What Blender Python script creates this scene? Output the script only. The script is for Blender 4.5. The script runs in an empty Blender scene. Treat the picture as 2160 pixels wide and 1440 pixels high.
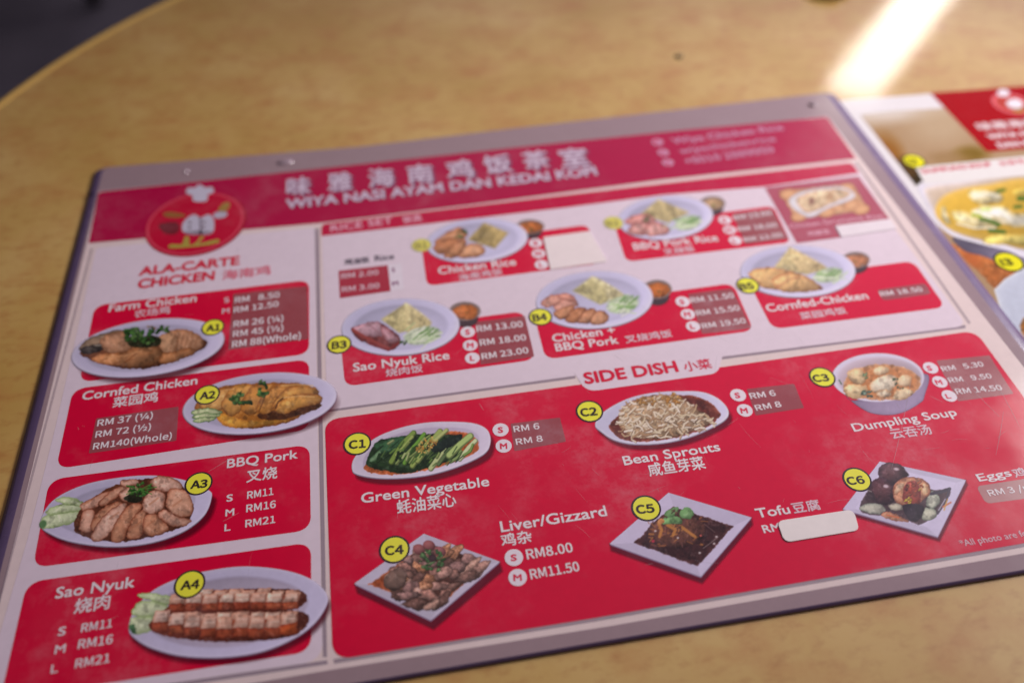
import bpy, math, random
import numpy as np
from mathutils import Matrix, Vector

# ------------------------------------------------------------------ camera, world, lamps, exposure
SC = bpy.context.scene
COL = SC.collection
ZT = 0.0022                                   # height of the printed sheet above the table top (z = 0)
CAM = np.array([0.16106887, -0.40808455, 0.29246931 + ZT])
RW = np.array([[0.98546695, -0.16978189, -0.00538432],
               [-0.12963456, -0.73120001, -0.66973235],
               [0.10977141, 0.6606971, -0.74258305]])      # world -> camera (x right, y down, z forward)
FPX = 1803.218
cd = bpy.data.cameras.new('camera')
cam = bpy.data.objects.new('camera', cd); COL.objects.link(cam)
cd.lens = 36 * FPX / 2160; cd.sensor_width = 36; cd.clip_start = 0.01; cd.clip_end = 60
Mr = RW.T @ np.diag([1, -1, -1.0])
M4 = np.eye(4); M4[:3, :3] = Mr; M4[:3, 3] = CAM
cam.matrix_world = Matrix(M4.tolist())
cd.dof.use_dof = True; cd.dof.focus_distance = 0.345; cd.dof.aperture_fstop = 3.25
cd.dof.aperture_blades = 9
SC.camera = cam

wd = bpy.data.worlds.new('World'); SC.world = wd; wd.use_nodes = True
bg = wd.node_tree.nodes['Background']
# the surroundings: dim room to the left, bright open shop front to the far right
_n, _l = wd.node_tree.nodes, wd.node_tree.links
_tc = _n.new('ShaderNodeTexCoord'); _dp = _n.new('ShaderNodeVectorMath'); _dp.operation = 'DOT_PRODUCT'
_l.new(_tc.outputs['Generated'], _dp.inputs[0]); _dp.inputs[1].default_value = Vector((.75, .45, .45)).normalized()
_rp = _n.new('ShaderNodeValToRGB'); _l.new(_dp.outputs['Value'], _rp.inputs[0])
_e = _rp.color_ramp.elements; _e[0].position = .45; _e[0].color = (.030, .024, .034, 1); _e[1].position = .96; _e[1].color = (.70, .60, .82, 1)
for _p, _c in ((.62, (.25, .215, .25, 1)), (.80, (.38, .33, .43, 1))): _q = _e.new(_p); _q.color = _c
_l.new(_rp.outputs['Color'], bg.inputs[0]); bg.inputs[1].default_value = 1.0

def area(name, loc, target, sx, sy, power, col, roll=0, spread=180):
    l = bpy.data.lights.new(name, 'AREA'); l.shape = 'RECTANGLE'; l.size = sx; l.size_y = sy
    l.energy = power; l.color = col; l.spread = math.radians(spread)
    o = bpy.data.objects.new(name, l); COL.objects.link(o)
    z = (Vector(loc) - Vector(target)).normalized()
    if isinstance(roll, tuple):
        y = Vector(roll); y = (y - z * y.dot(z)).normalized()
        x = y.cross(z); m = Matrix((x, y, z)).transposed().to_4x4()
        o.matrix_world = Matrix.Translation(loc) @ m
    else:
        o.location = loc; o.rotation_euler = z.to_track_quat('Z', 'Y').to_euler()
    return o
# the ceiling batten whose mirror image is the bright streak on the table
area('ceiling_batten', (3.05, 3.62, 2.0), (3.05, 3.62, 0), 0.25, 1.9, 16, (1, .93, .84), (0.70, 0.714, 0))
# added key lamp, unseen, placed so the light falls off to the left
area('added_key_lamp', (1.06, .04, .50), (0.215, -0.06, 0), 0.30, 0.30, 1.80, (1, .95, .91), spread=64)

SC.view_settings.view_transform = 'Standard'; SC.view_settings.look = 'None'
SC.view_settings.exposure = 0.0; SC.view_settings.gamma = 1
SC.view_settings.use_curve_mapping = False
SC.render.engine = 'CYCLES'
SC.cycles.max_bounces = 6; SC.cycles.transparent_max_bounces = 12

# ------------------------------------------------------------------ the survey of the printed sheet: photo pixel -> point on the flat sheet
def P(pts, z=ZT):
    a = np.atleast_2d(np.asarray(pts, float))
    d = np.stack([(a[:, 0] - 1080) / FPX, (a[:, 1] - 720) / FPX, np.ones(len(a))], 1) @ RW
    s = (z - CAM[2]) / d[:, 2]
    return CAM + s[:, None] * d
def proj(w):
    c = (np.atleast_2d(w) - CAM) @ RW.T
    return np.stack([1080 + FPX * c[:, 0] / c[:, 2], 720 + FPX * c[:, 1] / c[:, 2]], 1)
def depth(x, y): return float(((P([(x, y)])[0] - CAM) @ RW.T)[2])
def Zm(ox, oy, s):                            # a magnified view of the survey
    return lambda pts: [(ox + x / s, oy + y / s) for x, y in pts]
ZL = lambda k: ZT + 0.00002 * k               # printed layers, 0.05 mm apart

# ------------------------------------------------------------------ materials
def lin(c):
    c = np.asarray(c, float) / 255
    return np.where(c <= .04045, c / 12.92, ((c + .055) / 1.055) ** 2.4)
K_ALB = 1.22
def alb(c): return tuple(np.clip(lin(c) * K_ALB, 0, .86)) + (1.0,)

def new_mat(name):
    m = bpy.data.materials.new(name); m.use_nodes = True
    return m, m.node_tree.nodes, m.node_tree.links
def mapped_noise(n, l, scale, detail=4, rough=.55, vec=None, stretch=None):
    if vec is None:
        g = n.new('ShaderNodeNewGeometry'); vec = g.outputs['Position']
    if stretch:
        mp = n.new('ShaderNodeMapping'); mp.inputs['Scale'].default_value = stretch[0]; mp.inputs['Rotation'].default_value = stretch[1]
        l.new(vec, mp.inputs['Vector']); vec = mp.outputs['Vector']
    t = n.new('ShaderNodeTexNoise'); t.inputs['Scale'].default_value = scale; t.inputs['Detail'].default_value = detail
    t.inputs['Roughness'].default_value = rough
    l.new(vec, t.inputs['Vector']); return t.outputs['Fac']
def ramp(n, l, fac, stops):
    r = n.new('ShaderNodeValToRGB'); l.new(fac, r.inputs['Fac'])
    e = r.color_ramp.elements
    e[0].position, e[0].color = stops[0][0], stops[0][1]
    e[1].position, e[1].color = stops[1][0], stops[1][1]
    for p_, c in stops[2:]:
        k = e.new(p_); k.color = c
    return r.outputs['Color']
def g4(v): return (v, v, v, 1)

def film(name, color=None, attr=None, scuff=.10, coat=1.0, coat_rough=.17, ink=.5, alpha=None, mottled=.05):
    """ink or paper under clear plastic film, with the film's scuffs and greasy bloom"""
    m, n, l = new_mat(name)
    b = n['Principled BSDF']; out = n['Material Output']
    geo = n.new('ShaderNodeNewGeometry'); pos = geo.outputs['Position']
    if attr:
        a = n.new('ShaderNodeAttribute'); a.attribute_name = attr; base = a.outputs['Color']
    else:
        c = n.new('ShaderNodeRGB'); c.outputs[0].default_value = color; base = c.outputs[0]
    # ink mottling
    mt = ramp(n, l, mapped_noise(n, l, 260, 3, .6, pos), [(.3, g4(1 - mottled)), (.7, g4(1))])
    mm = n.new('ShaderNodeMix'); mm.data_type = 'RGBA'; mm.blend_type = 'MULTIPLY'; mm.inputs['Factor'].default_value = 1
    l.new(base, mm.inputs['A']); l.new(mt, mm.inputs['B'])
    # bloom: greasy whitish smears in the film
    n1 = mapped_noise(n, l, 16, 5, .62, pos); n2 = mapped_noise(n, l, 95, 4, .7, pos)
    r1 = ramp(n, l, n1, [(.46, g4(0)), (.70, g4(1))]); r2 = ramp(n, l, n2, [(.45, g4(.15)), (.68, g4(1))])
    mu = n.new('ShaderNodeMath'); mu.operation = 'MULTIPLY'; l.new(r1, mu.inputs[0]); l.new(r2, mu.inputs[1])
    mu2 = n.new('ShaderNodeMath'); mu2.operation = 'MULTIPLY'; l.new(mu.outputs[0], mu2.inputs[0]); mu2.inputs[1].default_value = scuff
    mx = n.new('ShaderNodeMix'); mx.data_type = 'RGBA'
    l.new(mu2.outputs[0], mx.inputs['Factor']); l.new(mm.outputs['Result'], mx.inputs['A'])
    mx.inputs['B'].default_value = (.62, .50, .56, 1)
    l.new(mx.outputs['Result'], b.inputs['Base Color'])
    b.inputs['Roughness'].default_value = ink; b.inputs['Specular IOR Level'].default_value = 0
    b.inputs['Coat Weight'].default_value = coat
    cr = ramp(n, l, n1, [(.35, g4(coat_rough * .75)), (.7, g4(coat_rough * 1.5))])
    l.new(cr, b.inputs['Coat Roughness'])
    bp = n.new('ShaderNodeBump'); bp.inputs['Strength'].default_value = .25; bp.inputs['Distance'].default_value = .0006
    l.new(mapped_noise(n, l, 22, 2, .5, pos), bp.inputs['Height']); l.new(bp.outputs[0], b.inputs['Coat Normal'])
    if alpha is not None or attr:
        tr = n.new('ShaderNodeBsdfTransparent'); ms = n.new('ShaderNodeMixShader')
        l.new(tr.outputs[0], ms.inputs[1]); l.new(b.outputs[0], ms.inputs[2])
        if alpha is not None: ms.inputs[0].default_value = alpha
        else: l.new(a.outputs['Alpha'], ms.inputs[0])
        l.new(ms.outputs[0], out.inputs['Surface'])
    return m
_mc = {}
def ink(c, **k):
    key = (tuple(c), tuple(sorted(k.items())))
    if key not in _mc: _mc[key] = film('film_ink', alb(c), **k)
    return _mc[key]
RED = (205, 8, 48); WHITE = (208, 190, 200); CREAM = (208, 188, 186); TXT = (214, 202, 206)
M_PHOTO = film('printed_photo', attr='ink')
M_PHOTO2 = film('printed_photo_vivid', attr='ink', scuff=.03, coat_rough=.10, coat=.30)
M_STK = film('sticker_film', alb((140, 66, 72)), scuff=.25, coat_rough=.28)
VIV = dict(scuff=.03, coat_rough=.10, coat=.30)

# ------------------------------------------------------------------ objects
def link(o, parent=None):
    COL.objects.link(o)
    if parent is not None: o.parent = parent
    return o
def thing(name, label, cat, loc=(0, 0, 0)):
    o = link(bpy.data.objects.new(name, None)); o.location = loc
    o['label'] = label; o['category'] = cat
    return o
def mesh_obj(name, V, F, mat, parent=None, label=None, smooth=False):
    me = bpy.data.meshes.new(name); me.from_pydata([tuple(map(float, v)) for v in V], [], F); me.update()
    for m in (mat if isinstance(mat, list) else [mat]): me.materials.append(m)
    if smooth: me.polygons.foreach_set('use_smooth', [True] * len(me.polygons))
    o = link(bpy.data.objects.new(name, me), parent)
    if label: o['label'] = label
    return o
def rounded(q, r, n=7):
    """polygon corners on the sheet (2D metres) -> rounded outline; r is one radius or one for each corner"""
    out = []; N = len(q)
    rs = r if isinstance(r, (list, tuple)) else [r] * N
    for i in range(N):
        a, p_, b = np.array(q[i - 1]), np.array(q[i]), np.array(q[(i + 1) % N]); rr = rs[i]
        if rr <= 0: out.append(p_); continue
        u = (a - p_); v = (b - p_); lu, lv = np.linalg.norm(u), np.linalg.norm(v); u /= lu; v /= lv
        ang = math.acos(np.clip(u @ v, -1, 1)); t = min(rr / math.tan(ang / 2), lu * .48, lv * .48)
        s, e = p_ + u * t, p_ + v * t
        for k in range(n + 1):
            w = k / n
            out.append((1 - w) ** 2 * s + 2 * w * (1 - w) * (p_ * .86 + (s + e) * .07) + w * w * e)
    return np.array(out)
def sheet_poly(name, px, r, layer, mat, parent, label=None, z=None):
    zz = ZL(layer) if z is None else z
    q = P(px, zz)[:, :2]
    o = rounded(q, r) if r else q
    V = np.c_[o, np.full(len(o), zz)]
    A = sum(V[i - 1][0] * V[i][1] - V[i][0] * V[i - 1][1] for i in range(len(V)))
    if A < 0: V = V[::-1]
    return mesh_obj(name, V, [tuple(range(len(V)))], mat, parent, label)
def raised(o, h=.00028):
    """give a stuck-on sticker its thickness"""
    me = o.data; m = list(me.materials); V = [tuple(v.co) for v in me.vertices]; n = len(V)
    V2 = [(x, y, z + h) for x, y, z in V] + V
    nm = bpy.data.meshes.new(me.name); nm.from_pydata(V2, [], [tuple(range(n))] + [(i, i + n, (i + 1) % n + n, (i + 1) % n) for i in range(n)]); nm.update()
    for k in m: nm.materials.append(k)
    o.data = nm; return o
def disc(name, cx, cy, r, layer, mat, parent, label=None, r0=0, n=40, z=None):
    zz = ZL(layer) if z is None else z
    c = P([(cx, cy)], zz)[0]
    t = np.linspace(0, 2 * math.pi, n, endpoint=False)
    o = np.c_[c[0] + r * np.cos(t), c[1] + r * np.sin(t), np.full(n, zz)]
    if r0 <= 0: return mesh_obj(name, o, [tuple(range(n))], mat, parent, label)
    i = np.c_[c[0] + r0 * np.cos(t), c[1] + r0 * np.sin(t), np.full(n, zz)]
    return mesh_obj(name, np.r_[o, i], [(k, (k + 1) % n, n + (k + 1) % n, n + k) for k in range(n)], mat, parent, label)

def grid_mesh(name, W_, quad, rgba, mat, parent, label=None):
    me = bpy.data.meshes.new(name); nv, nf = len(W_), len(quad)
    me.vertices.add(nv); me.vertices.foreach_set('co', W_.astype(np.float32).ravel())
    me.loops.add(nf * 4); me.loops.foreach_set('vertex_index', quad.astype(np.int32).ravel())
    me.polygons.add(nf); me.polygons.foreach_set('loop_start', np.arange(nf, dtype=np.int32) * 4)
    me.update(calc_edges=True)
    at = me.color_attributes.new('ink', 'FLOAT_COLOR', 'POINT'); at.data.foreach_set('color', rgba.astype(np.float32).ravel())
    me.materials.append(mat)
    o = link(bpy.data.objects.new(name, me), parent)
    if label: o['label'] = label
    return o
# ------------------------------------------------------------------ lettering: outlines of the built-in font turned into flat meshes
TJOBS = []
def txt(parent, name, lines, mat, layer=8, bold=.03, label=None, shadow=None, z=None):
    """lines: (string, x0,y0, x1,y1 of the base line, height of a capital)"""
    TJOBS.append((parent, name, lines, mat, layer, bold, label, shadow, z))
try:                                          # Blender's own interface typeface, if it is there
    import os
    FONT = bpy.data.fonts.load(os.path.join(bpy.utils.system_resource('DATAFILES'), 'fonts', 'Noto Sans CJK Regular.woff2'))
except Exception:
    FONT = None
def is_cjk(s): return any(ord(c) > 0x2e80 for c in s)
def use_noto(s): return s == 'H#' or (not is_cjk(s) and any(ch.isdigit() for ch in s))
def run_text():
    tmp = []; cache = {}
    def want(s, b):
        if (s, b) in cache: return
        c = bpy.data.curves.new('t', 'FONT'); c.body = s.replace('#', ''); c.resolution_u = 3
        if FONT and use_noto(s): c.font = FONT
        c.fill_mode = 'FRONT'
        o = bpy.data.objects.new('t', c); COL.objects.link(o); tmp.append((o, c)); cache[(s, b)] = o
    want('H', 0.0); want('H#', 0.0)
    for j in TJOBS:
        for ln in j[2]:
            want(ln[0], (0.0 if is_cjk(ln[0]) else j[5]))
    dg = bpy.context.evaluated_depsgraph_get(); dg.update()
    geo = {}
    for k, o in cache.items():
        me = bpy.data.meshes.new_from_object(o.evaluated_get(dg))
        V = np.array([v.co[:2] for v in me.vertices]); F = [tuple(p.vertices) for p in me.polygons]
        geo[k] = (V, F); bpy.data.meshes.remove(me)
    capA, capB = (np.ptp(geo[(k_, 0.0)][0][:, 1]) for k_ in ('H', 'H#'))
    for parent, name, lines, mat, layer, bold, label, shadow, z in TJOBS:
        zz = ZL(layer) if z is None else z
        VV, QQ, AA, SS = [], [], [], []; nb = 0
        for s, x0, y0, x1, y1, cap in lines:
            cj = is_cjk(s)
            V, F = geo[(s, 0.0 if cj else bold)]
            a, b = P([(x0, y0), (x1, y1)], zz)[:, :2]
            ex = b - a; L = np.linalg.norm(ex); ex /= L; ey = np.array([-ex[1], ex[0]])
            mid = np.r_[(a + b) / 2, zz]
            k = np.linalg.norm(proj(mid + np.r_[ey * .001, 0]) - proj(mid)) / .001
            h = cap / k
            mn, mx = V.min(0), V.max(0); capH = capB if use_noto(s) else capA
            rad = h * (.020 if cj else bold * 1.25)
            sx = (L - 2 * rad) / (mx[0] - mn[0])
            if cj: sy = (h - 2 * rad) / (mx[1] - mn[1]); yo = mn[1]
            else: sy = (h - 1.6 * rad) / capH; yo = 0
            U = (V[:, 0] - mn[0]) * sx + rad; W_ = (V[:, 1] - yo) * sy + rad * .8
            st = float(np.clip(h / 22, .00010, .00022)); fs = st / 2; pad = rad + 3 * st + (h * .12 if shadow else 0)
            ox, oy = -pad, W_.min() - pad
            nx = int((U.max() + pad - ox) / fs) // 2 * 2 + 2; ny = int((W_.max() + pad - oy) / fs) // 2 * 2 + 2
            M = np.zeros((ny, nx), bool)
            Ui, Wi = (U - ox) / fs, (W_ - oy) / fs
            for f in F:
                for q in range(1, len(f) - 1):
                    t = [f[0], f[q], f[q + 1]]; tx, ty = Ui[t], Wi[t]
                    xa, xb, ya, yb = int(tx.min()), int(tx.max()) + 2, int(ty.min()), int(ty.max()) + 2
                    X, Y = np.meshgrid(np.arange(xa, xb) + .5, np.arange(ya, yb) + .5)
                    e = [(tx[(m + 1) % 3] - tx[m]) * (Y - ty[m]) - (ty[(m + 1) % 3] - ty[m]) * (X - tx[m]) for m in range(3)]
                    ins = ((e[0] >= -1e-6) & (e[1] >= -1e-6) & (e[2] >= -1e-6)) | ((e[0] <= 1e-6) & (e[1] <= 1e-6) & (e[2] <= 1e-6))
                    sub = M[ya:yb, xa:xb]; sub |= ins[:sub.shape[0], :sub.shape[1]]
            rp = rad / fs; ri = int(math.ceil(rp)); D = M.copy()
            for dy in range(-ri, ri + 1):
                for dx in range(-ri, ri + 1):
                    if (dx or dy) and dx * dx + dy * dy <= rp * rp + .3: D |= np.roll(np.roll(M, dy, 0), dx, 1)
            Af = D.astype(np.float32)
            A = Af.reshape(ny // 2, 2, nx // 2, 2).mean((1, 3))
            if shadow:
                o_ = int(h * .10 / st) or 1; Sh = np.roll(np.roll(A, -o_, 0), o_, 1); T_ = np.maximum(A, Sh)
            else: T_ = A
            v = T_ > .01
            use = v.copy()
            for dy in (-1, 0, 1):
                for dx in (-1, 0, 1): use |= np.roll(np.roll(v, dy, 0), dx, 1)
            fm = use[:-1, :-1] & use[1:, :-1] & use[:-1, 1:] & use[1:, 1:]
            fm &= v[:-1, :-1] | v[1:, :-1] | v[:-1, 1:] | v[1:, 1:]
            used = np.zeros_like(use); used[:-1, :-1] |= fm; used[1:, :-1] |= fm; used[:-1, 1:] |= fm; used[1:, 1:] |= fm
            idx = -np.ones(use.shape, int); idx[used] = np.arange(used.sum()) + nb
            I, J = np.nonzero(used); uu = ox + (J * 2 + 1) * fs; ww = oy + (I * 2 + 1) * fs
            xy = a + np.outer(uu, ex) + np.outer(ww, ey)
            VV.append(np.c_[xy, np.full(len(xy), zz)]); AA.append(T_[used]); SS.append(A[used] / np.maximum(T_[used], .01))
            I, J = np.nonzero(fm); QQ.append(np.stack([idx[I, J], idx[I, J + 1], idx[I + 1, J + 1], idx[I + 1, J]], 1)); nb += int(used.sum())
        W3, quad, al, fr = np.concatenate(VV), np.concatenate(QQ), np.concatenate(AA), np.concatenate(SS)[:, None]
        rgba = np.ones((nb, 4), np.float32)
        rgba[:, :3] = np.array(mat[:3]) if not shadow else fr * np.array(mat[:3]) + (1 - fr) * np.array(shadow[:3])
        rgba[:, 3] = al
        grid_mesh(name, W3, quad, rgba, M_PHOTO2 if z is not None else M_PHOTO, parent, label)
    for o, c in tmp:
        bpy.data.objects.remove(o); bpy.data.curves.remove(c)

# ------------------------------------------------------------------ printed food photographs: ink laid down on a fine mesh
def vnoise(X, Y, s, seed, octv=3):
    rng = np.random.RandomState(seed); out = 0; amp = 1; tot = 0
    for o in range(octv):
        G = rng.rand(64, 64); x = X / s % 63; y = Y / s % 63
        i, j = x.astype(int), y.astype(int); fx, fy = x - i, y - j
        fx = fx * fx * (3 - 2 * fx); fy = fy * fy * (3 - 2 * fy); i1, j1 = (i + 1) % 64, (j + 1) % 64
        out = out + amp * ((G[i, j] * (1 - fx) + G[i1, j] * fx) * (1 - fy) + (G[i, j1] * (1 - fx) + G[i1, j1] * fx) * fy)
        tot += amp; amp *= .55; s /= 2.1
    return out / tot
def cr(pts, n=6):
    p_ = np.array(pts, float); N = len(p_); out = []
    for i in range(N):
        a, b, c, d = p_[i - 1], p_[i], p_[(i + 1) % N], p_[(i + 2) % N]
        for k in range(n):
            t = k / n
            out.append(.5 * (2 * b + (c - a) * t + (2 * a - 5 * b + 4 * c - d) * t * t + (3 * b - a - 3 * c + d) * t ** 3))
    return np.array(out)
class Photo:
    def __init__(s, x0, y0, x1, y1, step=1.25):
        s.xs = np.arange(x0, x1, step); s.ys = np.arange(y0, y1, step)
        s.X, s.Y = np.meshgrid(s.xs, s.ys)
        s.C = np.zeros(s.X.shape + (3,)); s.A = np.zeros(s.X.shape); s.seed = 1
        s.k = .9
    def over(s, a, c):
        a = np.clip(a, 0, 1); na = a + s.A * (1 - a)
        s.C = np.where(na[..., None] > 1e-6, (c * a[..., None] + s.C * (s.A * (1 - a))[..., None]) / np.maximum(na, 1e-6)[..., None], s.C)
        s.A = na
    def sd(s, q):
        q = np.asarray(q, float); best = np.full(s.X.shape, 1e9); ins = np.zeros(s.X.shape, bool)
        for i in range(len(q)):
            (ax, ay), (bx, by) = q[i - 1], q[i]; dx, dy = bx - ax, by - ay; L = dx * dx + dy * dy + 1e-9
            t = np.clip(((s.X - ax) * dx + (s.Y - ay) * dy) / L, 0, 1)
            best = np.minimum(best, (s.X - ax - t * dx) ** 2 + (s.Y - ay - t * dy) ** 2)
            if abs(dy) > 1e-9:
                cnd = ((ay > s.Y) != (by > s.Y)) & (s.X < (bx - ax) * (s.Y - ay) / dy + ax); ins ^= cnd
        d = np.sqrt(best); return np.where(ins, d, -d)
    def shade(s, d, col, edge, ew, lit, nz, ns, cx, cy, size, soft, al):
        food = nz >= .1
        if food:
            s.seed += 1; d = d + (vnoise(s.X, s.Y, 7, s.seed, 2) - .5) * 4.5 * (soft < 4)
        c = np.ones(s.X.shape + (3,)) * np.array(col, float)
        if edge is not None:
            w = np.exp(-np.maximum(d, 0) / ew)[..., None]; c = c * (1 - w) + np.array(edge, float) * w
        if lit: c = c * (1 + lit * np.clip(((cx - s.X) * .45 + (cy - s.Y) * .9) / size, -1, 1))[..., None]
        if nz:
            s.seed += 1
            c = c * (1 + nz * 2 * (vnoise(s.X, s.Y, ns, s.seed) - .5))[..., None]
        if food:
            n2 = vnoise(s.X, s.Y, 11, s.seed + 77, 3); n3 = vnoise(s.X * .5 + s.Y, s.Y * .8 - s.X, 9, s.seed + 31, 3)
            c = c * (1 - np.clip((.46 - n2) * 1.3, 0, .22))[..., None] + (np.clip((n3 - .58) * 4, 0, 1) * 26)[..., None]
        s.over(np.clip(d / soft + .5, 0, 1) * al, np.clip(c, 0, 255))
    def blob(s, pts, col, edge=None, ew=3, lit=.12, nz=.12, ns=8, smooth=True, soft=1.6, al=1):
        q = cr(pts) if smooth else np.array(pts, float)
        s.shade(s.sd(q), col, edge, ew, lit, nz, ns, q[:, 0].mean(), q[:, 1].mean(), max(np.ptp(q[:, 1]) / 2, 3), soft, al)
    def ell(s, cx, cy, a, b, ang, col, edge=None, ew=3, lit=.0, nz=.0, ns=8, soft=1.6, al=1, n=2.0):
        t = math.radians(ang); u = (s.X - cx) * math.cos(t) + (s.Y - cy) * math.sin(t); v = -(s.X - cx) * math.sin(t) + (s.Y - cy) * math.cos(t)
        q = (np.abs(u / a) ** n + np.abs(v / b) ** n) ** (1 / n)
        s.shade((1 - q) * min(a, b), col, edge, ew, lit, nz, ns, cx, cy, b, soft, al)
    def line(s, pts, w, col, al=1, soft=1.3, w2=None):
        best = np.full(s.X.shape, 1e9); N = len(pts) - 1
        for i in range(N):
            (ax, ay), (bx, by) = pts[i], pts[i + 1]; dx, dy = bx - ax, by - ay
            t = np.clip(((s.X - ax) * dx + (s.Y - ay) * dy) / (dx * dx + dy * dy + 1e-9), 0, 1)
            ww = w if w2 is None else w + (w2 - w) * (i + t) / N
            best = np.minimum(best, np.hypot(s.X - ax - t * dx, s.Y - ay - t * dy) - ww / 2)
        s.over(np.clip(-best / soft + .5, 0, 1) * al, np.ones(s.X.shape + (3,)) * np.array(col, float))
    def leaves(s, cx, cy, rx, ry, n, seed, cols, L=9, W=5):
        r = random.Random(seed)
        for i in range(n):
            a = r.uniform(0, 6.28); q = math.sqrt(r.random()); x, y = cx + rx * q * math.cos(a), cy + ry * q * math.sin(a)
            t = r.uniform(0, 6.28); l_, w_ = L * r.uniform(.6, 1.2), W * r.uniform(.6, 1.2)
            c, sn = math.cos(t), math.sin(t)
            pts = [(-l_ / 2, 0), (-l_ / 5, w_ / 2), (l_ / 5, w_ / 2.4), (l_ / 2, 0), (l_ / 6, -w_ / 2.2), (-l_ / 5, -w_ / 2)]
            co = r.choice(cols)
            s.blob([(x + u * c - v * sn, y + u * sn * .8 + v * c * .8) for u, v in pts], co, [k * .55 for k in co], 1.6, .25, .15, 5)
    def speck(s, poly, n, seed, cols, r0=1, r1=2.5):
        q = np.array(poly); r = random.Random(seed); d = s.sd(cr(poly))
        for i in range(n):
            x = r.uniform(q[:, 0].min(), q[:, 0].max()); y = r.uniform(q[:, 1].min(), q[:, 1].max())
            i_, j_ = np.searchsorted(s.ys, y), np.searchsorted(s.xs, x)
            if i_ >= d.shape[0] or j_ >= d.shape[1] or d[i_, j_] < r1: continue
            s.ell(x, y, r.uniform(r0, r1), r.uniform(r0, r1) * .7, r.uniform(0, 90), r.choice(cols))
    def bake(s, parent, label, layer=6, mat=None, name='dish_photo', z=None, clip=None):
        zz = ZL(layer) if z is None else z
        A = s.A if clip is None else s.A * (s.sd(clip) > 0)
        ny, nx = s.X.shape
        v = A > .004
        for it in range(2):                       # carry ink colour outwards so that soft edges do not darken
            have = (A > .004) if it == 0 else have2
            acc = np.zeros_like(s.C); cnt = np.zeros(A.shape)
            for dy in (-1, 0, 1):
                for dx in (-1, 0, 1):
                    h = np.roll(np.roll(have, dy, 0), dx, 1); cc = np.roll(np.roll(s.C, dy, 0), dx, 1)
                    acc += cc * h[..., None]; cnt += h
            fill = (~have) & (cnt > 0)
            s.C = np.where(fill[..., None], acc / np.maximum(cnt, 1)[..., None], s.C); have2 = have | fill
        fm = v[:-1, :-1] | v[1:, :-1] | v[:-1, 1:] | v[1:, 1:]
        use = np.zeros((ny, nx), bool)
        use[:-1, :-1] |= fm; use[1:, :-1] |= fm; use[:-1, 1:] |= fm; use[1:, 1:] |= fm
        idx = -np.ones((ny, nx), int); idx[use] = np.arange(use.sum())
        W_ = P(np.c_[s.X[use], s.Y[use]], zz)
        I, J = np.nonzero(fm)
        quad = np.stack([idx[I + 1, J], idx[I + 1, J + 1], idx[I, J + 1], idx[I, J]], 1)
        rgba = np.ones((len(W_), 4), np.float32)
        rgba[:, :3] = np.clip(lin(s.C[use]) * K_ALB * s.k / .9, 0, .86); rgba[:, 3] = A[use]
        return grid_mesh(name, W_, quad, rgba, mat or M_PHOTO, parent, label)

# ------------------------------------------------------------------ floor, table
def simple(name, col, rough=.6, spec=.3):
    m, n, l = new_mat(name); b = n['Principled BSDF']
    b.inputs['Base Color'].default_value = col; b.inputs['Roughness'].default_value = rough; b.inputs['Specular IOR Level'].default_value = spec
    return m
def floor_mat():
    m, n, l = new_mat('grey_floor_screed'); b = n['Principled BSDF']
    c = ramp(n, l, mapped_noise(n, l, 5, 5, .6), [(.3, (.11, .10, .11, 1)), (.7, (.19, .175, .185, 1))])
    l.new(c, b.inputs['Base Color']); b.inputs['Roughness'].default_value = .55
    return m
fl = mesh_obj('floor', [(-6, -5, -.745), (7, -5, -.745), (7, 8, -.745), (-6, 8, -.745)], [(0, 1, 2, 3)], floor_mat())
fl['kind'] = 'structure'; fl['label'] = 'dark grey floor seen past the table edge'

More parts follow.
